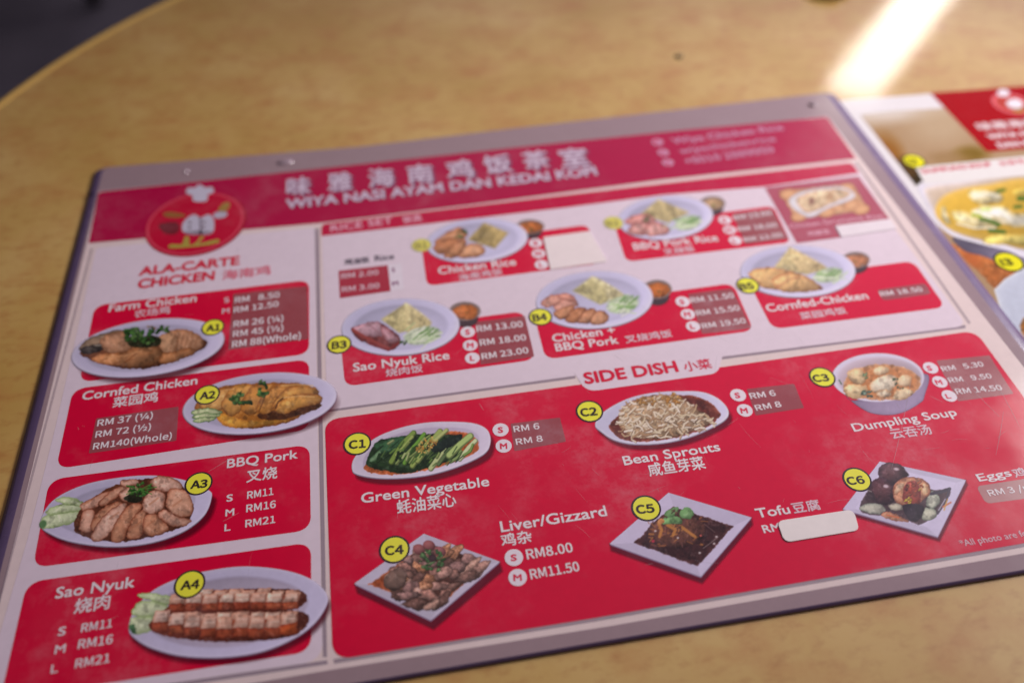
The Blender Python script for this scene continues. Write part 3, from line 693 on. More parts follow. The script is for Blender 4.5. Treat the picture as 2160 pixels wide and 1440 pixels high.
# ------------------------------------------------------------------ the printed dish photographs
PL = (186, 178, 204); PLD = (158, 148, 176); PLH = (204, 196, 216)
def oval(ph, cx, cy, a, b, ang, sh=(9, 15), n=2.0, col=PL, rimc=PLH, well=.80, shc=(96, 6, 30), sal=.75):
    if sh: ph.ell(cx + sh[0], cy + sh[1], a * .94, b * .96, ang, shc, al=sal, soft=9, n=n)
    ph.ell(cx, cy + 2.5, a, b, ang, [c * .68 for c in col], n=n)
    ph.ell(cx, cy, a, b, ang, col, rimc, 2.5, lit=-.05, n=n)
    ph.ell(cx, cy + b * .02, a * well, b * well, ang, [c * .95 for c in col], [c * .86 for c in col], b * .16, lit=-.07, soft=5, n=n)
G1 = [(52, 92, 40), (70, 112, 50), (38, 70, 30), (92, 126, 66)]
def cucumber(ph, pts, seed=0):
    ph.blob(pts, (196, 204, 168), (128, 150, 92), 4, .1, .1)
def slices(ph, shapes, cols, edge, ew=3.0, lit=.15):
    r = random.Random(len(shapes))
    for q in shapes:
        c = r.choice(cols); ph.blob(q, c, edge, ew, lit, .16, 9)
def rice(ph, apex, l, rr, b, base=(198, 184, 140), dk=.86):
    """pressed rice pyramid: two faces, grainy"""
    ph.blob([apex, (apex[0] + 6, apex[1] + 2), rr, b, l], base, [c * .9 for c in base], 4, .08, .20, 3, smooth=False, soft=4)
    ph.blob([apex, l, b], [c * dk for c in base], None, 3, .05, .2, 3, smooth=False, soft=5)
def bowl(ph, cx, cy, a, b, sauce=(186, 104, 48)):
    ph.ell(cx + 1, cy + b * .75, a * .80, b * .95, 0, (66, 50, 54), soft=3)
    ph.ell(cx, cy, a, b, 0, (112, 96, 90), (150, 132, 128), 2)
    ph.ell(cx + a * .04, cy + b * .10, a * .84, b * .78, 0, sauce, [c * .75 for c in sauce], 4, .1, .15, 6)
    ph.leaves(cx + 2, cy + b * .2, a * .16, b * .16, 3, int(cx), [(96, 120, 50)], 5, 3)
def cucs(ph, cx, cy, w, h, seed):
    """shredded cucumber heap"""
    r = random.Random(seed)
    ph.ell(cx, cy, w * .8, h * .75, -12, (182, 192, 166), (160, 176, 140), 4, 0, .2, 5, soft=4)
    for i in range(26):
        x, y = cx + r.gauss(0, w * .38), cy + r.gauss(0, h * .34); t = r.uniform(-.9, .2); L = w * r.uniform(.3, .6)
        c = r.choice([(206, 212, 188), (186, 202, 158), (166, 190, 134), (120, 156, 92), (214, 214, 200)])
        ph.line([(x - L / 2 * math.cos(t), y - L / 2 * math.sin(t)), (x + L / 2 * math.cos(t), y + L / 2 * math.sin(t))], r.uniform(2, 4), c, .85)
    for i in range(3):
        x, y = cx + w * (.1 + .2 * i), cy - h * .3 + r.uniform(-4, 4)
        ph.line([(x - 9, y + 6), (x, y), (x + 9, y - 8)], 3.2, (96, 132, 74), .9)

# A1 farm chicken
z = z4
ph = Photo(140, 650, 490, 815)
oval(ph, 312, 733, 162, 58, -8)
ph.blob(z([(505, 790), (640, 740), (900, 700), (1260, 700), (1290, 760), (1080, 850), (880, 895), (680, 870), (560, 830)]), (104, 62, 40), (70, 40, 28), 5)
ph.blob(z([(500, 762), (560, 700), (700, 655), (800, 650), (830, 740), (720, 790), (640, 770), (540, 800)]), (148, 122, 98), (70, 58, 48), 7, .2, .2)
ph.blob(z([(505, 765), (560, 745), (650, 735), (680, 760), (620, 785), (530, 800)]), (62, 56, 50), (40, 34, 32), 4, .2)
ph.line(z([(600, 745), (660, 742), (690, 752)]), 2.5, (170, 156, 140), .8)
slices(ph, [z([(640, 700), (760, 655), (820, 700), (830, 770), (730, 800), (660, 770)]), z([(1060, 660), (1170, 645), (1275, 690), (1285, 750), (1190, 800), (1080, 790), (1030, 730)]),
            z([(1000, 700), (1080, 660), (1130, 700), (1100, 790), (1030, 800)])], [(178, 130, 98), (186, 142, 108)], (120, 76, 50), 4)
for k in range(6):
    ph.line(z([(1110 + k * 28, 665 + k * 5), (1085 + k * 30, 740), (1070 + k * 34, 800 - k * 8)]), 2.2, (132, 86, 60), .6)
slices(ph, [z([(580, 830), (650, 795), (770, 790), (860, 755), (960, 748), (1045, 795), (1010, 850), (870, 885), (740, 872), (640, 862)]), z([(1020, 800), (1110, 780), (1210, 760), (1240, 790), (1130, 840), (1020, 860)])], [(180, 124, 82), (186, 132, 92)], (112, 66, 38), 5, .3)
ph.line(z([(660, 820), (790, 812), (900, 775)]), 3, (196, 142, 98), .6); ph.line(z([(780, 880), (790, 850), (860, 800)]), 2, (110, 60, 34), .8)
for i, (x, y) in enumerate([(640, 840), (720, 860), (800, 845), (930, 800), (980, 830)]): ph.line(z([(x, y), (x + 40, y - 14)]), 2, (124, 70, 40), .6)
ph.blob(z([(800, 700), (850, 690), (1000, 690), (1010, 740), (900, 760), (820, 750)]), (44, 44, 26), None, 3)
ph.leaves(*z([(850, 680)])[0], 20, 14, 26, 3, G1, 14, 9); ph.leaves(*z([(1010, 640)])[0], 26, 8, 12, 4, G1, 12, 7); ph.leaves(*z([(940, 690)])[0], 20, 14, 18, 5, G1, 13, 8)
ph.leaves(*z([(950, 640)])[0], 12, 6, 5, 6, [(196, 140, 110), (190, 160, 120)], 8, 5)
ph.bake(menu, 'printed photo of farm chicken with coriander on a white oval plate')

# A2 cornfed chicken
ph = Photo(378, 775, 722, 935)
oval(ph, 548, 850, 163, 62, -7)
ph.blob(z([(1230, 1130), (1400, 1010), (1620, 985), (1900, 985), (2010, 1040), (2030, 1110), (1930, 1170), (1830, 1230), (1600, 1270), (1450, 1250), (1360, 1200)]), (156, 96, 34), (120, 66, 24), 5)
ph.blob(z([(1370, 1190), (1420, 1170), (1560, 1215), (1750, 1210), (1830, 1220), (1700, 1250), (1500, 1268), (1400, 1240)]), (204, 146, 58), (160, 96, 30), 4, .15)
ph.blob(z([(1640, 1175), (1850, 1140), (2000, 1110), (2020, 1140), (1830, 1205), (1680, 1215)]), (74, 40, 18), None, 3, 0, .3)
slices(ph, [z([(1270, 1090), (1400, 1030), (1500, 1020), (1480, 1090), (1380, 1160), (1280, 1150)]), z([(1400, 1120), (1470, 1010), (1560, 985), (1600, 1020), (1520, 1160), (1450, 1190)]),
            z([(1520, 1130), (1590, 1010), (1700, 985), (1720, 1020), (1620, 1170), (1560, 1180)]), z([(1620, 1150), (1680, 1040), (1790, 990), (1830, 1010), (1740, 1130), (1680, 1180)]),
            z([(1720, 1140), (1770, 1050), (1880, 1000), (1990, 1010), (2010, 1050), (1900, 1060), (1790, 1100)]), z([(1740, 1150), (1790, 1085), (1900, 1055), (2020, 1060), (2025, 1105), (1900, 1140), (1790, 1180)])],
       [(204, 148, 76), (194, 132, 62), (212, 160, 92)], (134, 78, 30), 4, .22)
for a, b in (((1300, 1060), (1480, 1020)), ((1780, 1000), (1980, 1000)), ((1800, 1075), (1990, 1070)), ((1320, 1100), (1420, 1060))): ph.line(z([a, ((a[0] + b[0]) / 2, (a[1] + b[1]) / 2 - 8), b]), 3, (226, 184, 122), .55)
ph.line(z([(1745, 1140), (1760, 1100), (1790, 1080)]), 3, (70, 40, 20), .8); ph.line(z([(1640, 1160), (1680, 1060)]), 2.5, (96, 56, 24), .8)
for q in ([(1215, 1160), (1300, 1140), (1400, 1160), (1380, 1180), (1230, 1185)], [(1220, 1190), (1290, 1170), (1390, 1180), (1370, 1200), (1240, 1210)], [(1225, 1215), (1290, 1196), (1370, 1200), (1330, 1225), (1250, 1232)]):
    ph.blob(z(q), (198, 204, 158), (58, 92, 42), 2.2, .1)
ph.leaves(*z([(1530, 1090)])[0], 22, 15, 20, 7, G1, 14, 9); ph.leaves(*z([(1660, 1020)])[0], 13, 17, 16, 8, G1 + [(86, 128, 52)], 12, 8)
ph.bake(menu, 'printed photo of golden cornfed chicken with coriander and cucumber')

# A3 barbecue pork
z = z5
ph = Photo(74, 990, 462, 1172)
q = z([(255, 430), (330, 290), (520, 190), (760, 140), (980, 128), (1180, 160), (1320, 220), (1338, 270), (1290, 380), (1160, 480), (960, 550), (720, 575), (480, 550), (330, 500)])
ph.blob([(x + 9, y + 13) for x, y in q], (92, 8, 30), al=.75, soft=9, lit=0, nz=0)
ph.blob([(x, y + 2.5) for x, y in q], [c * .68 for c in PL], lit=0, nz=0)
ph.blob(q, PL, PLH, 2.5, -.05, .02)
ph.blob([(270 + (x - 270) * .8, 1078 + (y - 1078) * .78) for x, y in q], [c * .95 for c in PL], [c * .86 for c in PL], 9, -.06, .02, soft=5)
for c in ([(255, 420), (290, 380), (420, 350), (525, 355), (520, 400), (400, 445), (290, 465), (258, 450)], [(290, 350), (400, 305), (500, 300), (525, 345), (400, 365), (310, 375)], [(350, 285), (420, 262), (520, 290), (505, 320), (420, 310)]): cucumber(ph, z(c))
ph.ell(*z([(272, 435)])[0], 7, 9, 30, (84, 120, 76), soft=3)
ph.blob(z([(470, 470), (520, 330), (700, 200), (900, 150), (1100, 150), (1215, 300), (1200, 400), (1080, 480), (800, 545), (600, 530)]), (84, 46, 32), None, 3)
EB = (116, 58, 38)
slices(ph, [z(q) for q in ([(510, 310), (600, 260), (680, 230), (700, 260), (620, 320), (540, 350), (515, 340)], [(620, 300), (720, 210), (790, 190), (800, 220), (720, 280), (650, 320)],
    [(770, 160), (860, 150), (880, 180), (800, 200), (760, 190)], [(950, 170), (1000, 130), (1100, 145), (1150, 190), (1120, 230), (1000, 220)], [(760, 230), (860, 190), (880, 240), (830, 290), (770, 280)],
    [(500, 440), (530, 350), (590, 345), (600, 420), (560, 490), (510, 480)], [(570, 440), (640, 340), (740, 290), (770, 310), (700, 400), (610, 480)],
    [(580, 500), (640, 400), (750, 310), (800, 300), (790, 360), (720, 470), (640, 540), (590, 540)], [(700, 530), (720, 440), (800, 330), (850, 300), (900, 320), (860, 400), (800, 470), (790, 530), (740, 552)],
    [(800, 500), (840, 400), (900, 340), (930, 350), (910, 470), (880, 520), (820, 530)], [(905, 480), (920, 380), (980, 370), (1060, 440), (1060, 480), (960, 510)], [(1000, 380), (1040, 340), (1120, 380), (1210, 410), (1160, 450), (1070, 440)],
    [(900, 300), (930, 240), (1000, 220), (1045, 250), (1030, 340), (960, 370), (910, 350)], [(1050, 280), (1080, 210), (1170, 220), (1220, 300), (1215, 370), (1140, 390), (1060, 340)])],
    [(206, 158, 136), (198, 148, 122), (212, 168, 148), (190, 134, 104)], EB, 3.2, .12)
for x, y in ((560, 290), (660, 250), (720, 380), (860, 440), (960, 420), (1120, 300), (970, 290)): ph.line(z([(x - 25, y + 20), (x + 30, y - 20)]), 4, (168, 104, 72), .4)
ph.blob(z([(790, 260), (880, 230), (900, 280), (860, 300), (800, 290)]), (40, 40, 28), None, 3)
ph.leaves(*z([(880, 215)])[0], 27, 14, 34, 11, [(58, 104, 44), (84, 132, 60), (44, 82, 34), (70, 118, 50)], 12, 5)
for a in ((960, 180), (990, 200), (800, 190), (920, 250), (960, 245), (800, 245)): ph.line(z([(890, 215), a]), 2, (72, 124, 52), .9)
ph.bake(menu, 'printed photo of sliced barbecue pork with cucumber on a white oval plate')

# A4 crispy pork
ph = Photo(258, 1180, 710, 1402)
q = z([(815, 1090), (850, 980), (960, 860), (1150, 770), (1400, 715), (1600, 703), (1820, 730), (1980, 790), (2070, 880), (2060, 960), (1980, 1070), (1850, 1160), (1650, 1240), (1400, 1275), (1150, 1265), (960, 1215), (850, 1150)])
ph.blob([(x + 5, y + 14) for x, y in q], (96, 8, 34), al=.8, soft=10, lit=0, nz=0)
ph.blob([(x, y + 3) for x, y in q], (120, 108, 132), lit=0, nz=0)
ph.blob(q, PL, PLH, 3, -.04, .02); ph.blob([(480 + (x - 480) * .8, 1290 + (y - 1290) * .78) for x, y in q], (172, 160, 178), (160, 148, 168), 12, -.08, .02, soft=7)
for c in ([(870, 885), (960, 870), (1120, 900), (1180, 930), (1040, 940)], [(840, 970), (900, 920), (1020, 930), (1070, 970), (1040, 1010), (900, 1020), (840, 1005)], [(820, 1060), (850, 1020), (1000, 1020), (1050, 1050), (960, 1110), (860, 1130), (830, 1110)]): cucumber(ph, z(c))
ph.blob(z([(818, 1080), (850, 1070), (860, 1130), (830, 1115)]), (74, 112, 76), None, 3)
def porkrow(x0, x1, ytop, ybot, n, dy, seed, curve=0):
    r = random.Random(seed); w = (x1 - x0) / n
    for i in range(n):
        xa = x0 + i * w; j = r.uniform(-10, 10); cv = curve * ((i + .5) / n - .62) ** 2 * 160; ya = ytop + j * .8 + cv + dy * i; yb = ybot + j * .5 + cv + dy * i; h = yb - ya
        sk = r.uniform(10, 30)
        ph.blob(z([(xa + sk, ya), (xa + w + sk * .7, ya - 4), (xa + w + 3, ya + h * .60), (xa, ya + h * .62)]), r.choice([(208, 174, 158), (200, 160, 142), (214, 184, 166), (194, 150, 130)]), (168, 112, 90), 2.5, .2, .12, smooth=False)
        ph.line(z([(xa + w * .3, ya + h * .3), (xa + w * .95, ya + h * .26)]), 3, r.choice([(184, 132, 112), (222, 196, 180)]), .5)
        ph.blob(z([(xa, ya + h * .58), (xa + w + 2, ya + h * .55), (xa + w, yb), (xa + 4, yb + 3)]), r.choice([(150, 72, 48), (162, 84, 56), (138, 62, 42)]), (104, 40, 28), 2.5, .15, .2, 5, smooth=False)
        ph.line(z([(xa + w, ya + 8), (xa + w, yb)]), 1.6, (110, 56, 44), .75)
ph.blob(z([(1060, 960), (1300, 860), (1880, 850), (1890, 960), (1500, 1010), (1090, 1010)]), (92, 44, 34), None, 3)
porkrow(1250, 1880, 852, 920, 7, -1, 3); porkrow(1070, 1885, 880, 985, 8, -2, 4)
ph.blob(z([(950, 1100), (1060, 1020), (1880, 980), (1880, 1130), (1500, 1180), (1150, 1160)]), (92, 44, 34), None, 3)
porkrow(1060, 1870, 1000, 1080, 8, -2, 6); porkrow(960, 1875, 1030, 1160, 9, -2, 5, -1)
ph.blob(z([(1765, 1085), (1880, 1050), (1882, 1130), (1770, 1135)]), (176, 82, 44), (130, 50, 30), 3, .2, .15, smooth=False)
ph.bake(menu, 'printed photo of two rows of crispy pork belly on a white oval plate')

# the rice plates
BPL = (190, 184, 212); BRIM = (204, 198, 222)
# B1
z = z6
ph = Photo(885, 445, 1160, 560)
bowl(ph, 1118, 478, 30, 15)
oval(ph, 1006, 507, 107, 45, -5, None, col=BPL, rimc=BRIM)
rice(ph, z([(1270, 175)])[0], z([(1150, 300)])[0], z([(1450, 250)])[0], z([(1350, 365)])[0], (196, 170, 112), .78)
slices(ph, [z(q) for q in ([(900, 320), (960, 270), (1040, 220), (1110, 215), (1150, 260), (1100, 300), (960, 360)], [(890, 360), (960, 300), (1060, 290), (1070, 350), (980, 410), (920, 400)], [(970, 420), (1020, 350), (1110, 300), (1140, 330), (1080, 420), (1010, 440)], [(1080, 430), (1130, 350), (1220, 330), (1275, 370), (1265, 410), (1180, 435)])],
       [(190, 134, 96), (182, 122, 84), (198, 146, 110)], (124, 72, 46), 3)
ph.leaves(*z([(1090, 260)])[0], 14, 9, 9, 2, G1, 9, 6)
ph.bake(menu, 'printed photo of chicken rice with a rice pyramid and sauce bowl', clip=None)
# B2
z = z7
ph = Photo(1285, 395, 1545, 515)
bowl(ph, 1503, 429, 27, 15, (176, 140, 100))
oval(ph, 1404, 459, 100, 45, -4, None, col=BPL, rimc=BRIM)
rice(ph, z([(1060, 70)])[0], z([(930, 180)])[0], z([(1285, 165)])[0], z([(1130, 240)])[0], (196, 176, 128), .88)
slices(ph, [z(q) for q in ([(810, 230), (900, 180), (1010, 190), (1030, 240), (900, 260)], [(830, 300), (900, 235), (980, 250), (960, 320), (880, 325)], [(940, 320), (1000, 240), (1080, 240), (1140, 280), (1120, 320), (1020, 335)])], [(196, 138, 130), (186, 122, 112), (204, 152, 144)], (136, 70, 66), 3)
ph.leaves(*z([(960, 215)])[0], 9, 5, 6, 2, G1, 8, 5)
cucs(ph, *z([(1270, 240)])[0], 34, 20, 4)
ph.bake(menu, 'printed photo of barbecue pork rice, topmost of the rice plates')
# B3
z = z6
ph = Photo(712, 620, 1025, 758)
bowl(ph, 981, 656, 33, 20)
oval(ph, 845, 689, 124, 59, -3, None, col=BPL, rimc=BRIM)
rice(ph, z([(685, 775)])[0], z([(510, 890)])[0], z([(870, 940)])[0], z([(640, 990)])[0], (200, 186, 134), .96)
ph.blob(z([(680, 780), (720, 785), (875, 905), (830, 950), (700, 985), (690, 900)]), (204, 188, 138), None, 3, .1, .16, 3, soft=5)
cucs(ph, *z([(810, 1010)])[0], 48, 24, 8)
ph.blob(z([(285, 960), (370, 930), (465, 905), (520, 930), (600, 980), (650, 1050), (575, 1120), (430, 1080), (330, 1030)]), (122, 58, 56), (88, 36, 38), 4, .1)
ph.blob(z([(300, 955), (380, 925), (465, 905), (515, 935), (560, 1000), (460, 1020), (380, 1010)]), (176, 140, 150), (146, 96, 104), 3, .2)
ph.blob(z([(500, 940), (560, 960), (640, 1040), (580, 1070), (530, 1030)]), (168, 126, 134), (120, 66, 70), 3, .2)
ph.line(z([(300, 970), (400, 1030), (560, 1105)]), 6, (142, 62, 56), .9); ph.line(z([(420, 1070), (560, 1118), (645, 1060)]), 5, (120, 44, 44), .9)
ph.line(z([(420, 930), (500, 1000)]), 2, (140, 90, 98), .8)
ph.leaves(*z([(680, 1062)])[0], 8, 4, 5, 3, G1, 9, 4)
ph.bake(menu, 'printed photo of crispy pork rice, leftmost of the rice plates')
# B4
z = z7
ph = Photo(1122, 565, 1430, 705)
bowl(ph, 1386, 610, 31, 20)
oval(ph, 1254, 632, 123, 60, -3, None, col=BPL, rimc=BRIM)
rice(ph, z([(580, 630)])[0], z([(440, 730)])[0], z([(800, 780)])[0], z([(640, 830)])[0], (196, 184, 134), .93)
ph.blob(z([(570, 640), (620, 640), (790, 740), (800, 780), (700, 800), (660, 700)]), (202, 190, 146), None, 3, .1, .16, 3, soft=5)
cucs(ph, *z([(800, 830)])[0], 42, 24, 9)
slices(ph, [z(q) for q in ([(205, 820), (260, 770), (340, 755), (380, 790), (330, 830), (250, 850)], [(300, 850), (360, 790), (440, 780), (480, 830), (400, 870), (330, 880)], [(330, 770), (400, 750), (460, 790), (410, 810)])], [(206, 150, 132), (200, 140, 122)], (126, 70, 58), 2.5)
slices(ph, [z(q) for q in ([(300, 890), (370, 850), (450, 840), (440, 890), (390, 930), (330, 930)], [(380, 940), (430, 870), (500, 850), (540, 870), (490, 950), (430, 965)], [(470, 955), (520, 880), (590, 860), (610, 890), (570, 960), (510, 970)], [(560, 960), (590, 890), (650, 870), (700, 920), (670, 965), (600, 975)])],
       [(184, 130, 96), (176, 118, 82), (194, 142, 108)], (104, 58, 38), 3, .2)
ph.bake(menu, 'printed photo of chicken and barbecue pork rice, middle of the lower rice row')
# B5
z = z8
ph = Photo(1553, 508, 1850, 640)
bowl(ph, 1805, 548, 30, 17, (186, 122, 84))
oval(ph, 1683, 572, 121, 54, 0, None, col=BPL, rimc=BRIM)
rice(ph, z([(430, 560)])[0], z([(320, 700)])[0], z([(700, 710)])[0], z([(560, 750)])[0], (202, 182, 132), .94)
ph.blob(z([(425, 565), (480, 575), (700, 700), (620, 730), (500, 720)]), (200, 176, 128), None, 3, .1, .18, 3, soft=5)
cucs(ph, *z([(710, 755)])[0], 38, 20, 12)
slices(ph, [z(q) for q in ([(130, 740), (240, 700), (360, 710), (520, 750), (560, 800), (400, 860), (250, 850), (180, 800)], [(300, 790), (400, 740), (540, 760), (640, 820), (660, 855), (520, 880), (380, 875)])], [(196, 156, 106), (204, 166, 120)], (150, 100, 58), 3.5, .2)
ph.line(z([(300, 800), (350, 765), (440, 740)]), 2, (176, 100, 66), .8); ph.line(z([(330, 850), (420, 790), (500, 770)]), 2.2, (170, 96, 70), .8)
ph.ell(*z([(655, 850)])[0], 5, 3, 20, (110, 66, 44))
ph.bake(menu, 'printed photo of cornfed chicken rice, rightmost of the rice plates')

# combo photo sticker, top right
stk = sheet_poly('photo_sticker', [(1613, 396), (1811, 372), (1876, 462), (1760, 478), (1773, 501), (1681, 513)], 0, 5, ink((160, 74, 90)), menu, 'dull red sticker with a small photo of a drumstick dish, top right of the rice section')
ph = Photo(1638, 380, 1845, 470)
z = z8
ph.blob(z([(360, 150), (890, 95), (1000, 290), (480, 350)]), (196, 150, 112), None, 3, 0, .25, 12, smooth=False, soft=3)
for x, y in ((420, 170), (500, 330), (700, 300), (880, 250), (950, 280), (840, 130)): ph.ell(*z([(x, y)])[0], 18, 11, -10, (206, 158, 116), (170, 116, 82), 3)
ph.blob(z([(430, 200), (560, 140), (800, 115), (900, 165), (880, 210), (720, 270), (600, 335), (540, 330), (450, 270)]), (206, 200, 204), (170, 160, 166), 3, 0, .04)
ph.blob(z([(480, 210), (600, 150), (800, 135), (870, 175), (730, 240), (590, 300), (520, 280)]), (206, 180, 146), (190, 150, 124), 4, .1, .2)
ph.ell(*z([(590, 220)])[0], 7, 9, 0, (140, 104, 88), soft=3); ph.ell(*z([(720, 185)])[0], 9, 9, 0, (176, 140, 108), soft=3)
ph.bake(stk, 'small printed photo of a drumstick dish')
txt(stk, 'dish_name', [('Chicken Drumstick Rice', 1668, 482, 1864, 459, 10)], alb((206, 150, 166)), 8)
txt(stk, 'chinese_name', [('鸡腿饭', 1706, 499, 1754, 492, 12)], alb((206, 150, 166)), 8)
raised(sheet_poly('blank_sticker', [(1762, 477), (1878, 462), (1892, 483), (1774, 500)], .0008, 5, ink((212, 200, 206)), menu, 'pale blank sticker under the drumstick photo'))

# C1 green vegetable
z = zc1
ph = Photo(730, 880, 1050, 1025)
q = z([(262, 820), (285, 730), (420, 600), (600, 520), (800, 475), (1000, 465), (1190, 478), (1290, 530), (1312, 620), (1260, 710), (1060, 805), (850, 865), (640, 890), (450, 890), (300, 862)])
ph.blob([(x + 8, y + 13) for x, y in q], (104, 22, 40), al=.8, soft=7, lit=0, nz=0)
ph.blob([(x, y + 2.5) for x, y in q], [c * .7 for c in PL], lit=0, nz=0)
ph.blob(q, (198, 186, 204), (212, 202, 216), 2.5, -.04, .02)
ph.blob([(888 + (x - 888) * .84, 949 + (y - 949) * .8) for x, y in q], (186, 172, 192), (176, 162, 184), 6, -.06, .02, soft=4)
ph.blob(z([(350, 820), (400, 750), (600, 640), (1000, 540), (1180, 570), (1225, 650), (1190, 700), (1040, 770), (850, 830), (600, 868), (430, 855)]), (172, 84, 44), (196, 110, 70), 3, 0, .15)
ph.blob(z([(370, 790), (450, 620), (600, 580), (760, 560), (1000, 560), (1090, 590), (1060, 730), (880, 800), (680, 855), (540, 840)]), (34, 54, 30), (24, 40, 24), 4, .1, .35, 7)
ph.blob(z([(430, 640), (520, 600), (640, 575), (680, 620), (600, 680), (480, 700)]), (52, 88, 56), (34, 60, 40), 3, .1, .25)
ph.blob(z([(390, 760), (440, 700), (480, 690), (470, 740), (410, 770)]), (120, 150, 110), (60, 90, 60), 3)
r = random.Random(5)
def stem(pts, w, c): ph.line(z(pts), w, [k * .62 for k in c]); ph.line(z([(x - 3, y - 3) for x, y in pts]), w * .68, c)
for pts, w, c in (([(560, 770), (640, 640), (730, 550)], 12, (118, 142, 66)), ([(600, 720), (680, 630), (720, 580)], 8, (150, 166, 90)), ([(660, 780), (720, 670), (810, 560)], 9, (104, 150, 58)), ([(720, 800), (800, 680), (860, 600)], 12, (142, 160, 84)),
                  ([(760, 760), (830, 660), (930, 540)], 13, (150, 166, 92)), ([(830, 700), (900, 600), (980, 530)], 9, (168, 176, 110)), ([(860, 820), (930, 720), (1010, 610)], 12, (176, 186, 130)), ([(920, 790), (990, 690), (1060, 600)], 8, (90, 110, 70)),
                  ([(1000, 720), (1080, 640), (1160, 575)], 15, (164, 184, 112)), ([(1080, 750), (1150, 660), (1200, 610)], 10, (196, 204, 156)), ([(1010, 770), (1060, 740), (1090, 690)], 7, (130, 150, 90)), ([(1110, 720), (1160, 690), (1180, 640)], 6, (120, 150, 80))): stem(pts, w, c)
for i in range(46):
    x, y = r.uniform(420, 1080), r.uniform(600, 800); 
    if y < 830 - (x - 420) * .35 - 60 + 230: ph.line(z([(x, y), (x + r.uniform(20, 60), y - r.uniform(20, 60))]), r.uniform(1.5, 3), r.choice([(24, 40, 26), (44, 70, 36), (80, 104, 54)]), .8)
for i in range(34):
    x, y = r.uniform(430, 1000), r.uniform(590, 800)
    if ph.sd(z([(400, 780), (450, 630), (620, 580), (1080, 590), (1040, 730), (700, 840)]))[int((760 + y / 3.6 - 880) / 1.25), int((670 + x / 3.6 - 730) / 1.25)] > 4:
        L = r.uniform(20, 70); t = r.uniform(-1.3, -.5); c = r.choice([(40, 66, 36), (58, 92, 44), (96, 126, 60), (140, 160, 92), (30, 48, 30), (168, 180, 120)])
        ph.line(z([(x, y), (x + L * math.cos(t), y + L * math.sin(t))]), r.uniform(3, 7), [k * .6 for k in c], .9); ph.line(z([(x - 2, y - 3), (x + L * math.cos(t) - 2, y + L * math.sin(t) - 3)]), r.uniform(2, 4.5), c, .9)
ph.blob(z([(860, 640), (960, 600), (1080, 560), (1090, 600), (980, 670), (880, 700)]), (30, 42, 36), (20, 30, 26), 3, .2, .3)
ph.speck(z([(740, 680), (790, 600), (870, 570), (930, 610), (880, 680), (780, 720)]), 120, 4, [(196, 146, 66), (172, 118, 48), (208, 166, 92), (150, 110, 60)], 1, 3)
ph.bake(menu, 'printed photo of green vegetable stems on a white oval plate')

# C2 bean sprouts
z = zc2
ph = Photo(1245, 815, 1550, 958)
q = z([(248, 585), (318, 485), (500, 385), (700, 335), (900, 322), (1090, 326), (1210, 368), (1285, 430), (1315, 490), (1290, 545), (1200, 600), (1020, 680), (800, 732), (560, 742), (400, 708), (300, 645)])
ph.blob([(x + 7, y + 12) for x, y in q], (104, 22, 40), al=.8, soft=7, lit=0, nz=0)
ph.blob([(x, y + 2.5) for x, y in q], [c * .72 for c in PL], lit=0, nz=0)
ph.blob(q, (194, 188, 212), (212, 206, 222), 2.5, -.04, .02)
ph.blob(z([(360, 590), (450, 510), (700, 380), (950, 350), (1130, 390), (1230, 470), (1240, 530), (1120, 620), (900, 690), (640, 725), (470, 710), (390, 650)]), (96, 42, 32), (150, 78, 56), 3, 0, .2)
ph.blob(z([(430, 560), (470, 450), (600, 380), (760, 350), (940, 380), (1060, 460), (1180, 560), (1000, 650), (860, 690), (600, 700), (480, 650)]), (166, 138, 108), (110, 74, 52), 5, .2, .3, 6)
r = random.Random(9); hull = ph.sd(cr(z([(420, 600), (460, 450), (600, 375), (760, 350), (940, 370), (1070, 450), (1200, 560), (1000, 660), (840, 700), (600, 715), (480, 680)])))
for i in range(330):
    x, y = r.uniform(1300, 1510), r.uniform(834, 930); i_, j_ = int((y - 815) / 1.25), int((x - 1245) / 1.25)
    if hull[i_, j_] < 3: continue
    t = r.uniform(-1.2, 1.0); L = r.uniform(8, 22); bnd = r.uniform(-4, 4); c = r.choice([(214, 198, 176), (200, 182, 152), (222, 210, 194), (182, 154, 120), (206, 190, 164), (164, 130, 98)])
    x0, y0, x1, y1 = x - L / 2 * math.cos(t), y - L / 2 * math.sin(t), x + L / 2 * math.cos(t), y + L / 2 * math.sin(t)
    ph.line([(x0 + .8, y0 + 1.4), (x + bnd * math.sin(t) + .8, y - bnd * math.cos(t) + 1.4), (x1 + .8, y1 + 1.4)], 3, (92, 62, 46), .55)
    ph.line([(x0, y0), (x + bnd * math.sin(t), y - bnd * math.cos(t)), (x1, y1)], r.uniform(2.2, 4.2), c, .95)
ph.leaves(*z([(660, 395)])[0], 22, 10, 40, 31, [(208, 146, 74), (216, 164, 96), (196, 128, 60)], 11, 4); ph.leaves(*z([(850, 385)])[0], 24, 12, 44, 32, [(210, 150, 76), (216, 164, 96), (200, 134, 60)], 11, 4)
ph.bake(menu, 'printed photo of bean sprouts in brown sauce on a white oval plate')

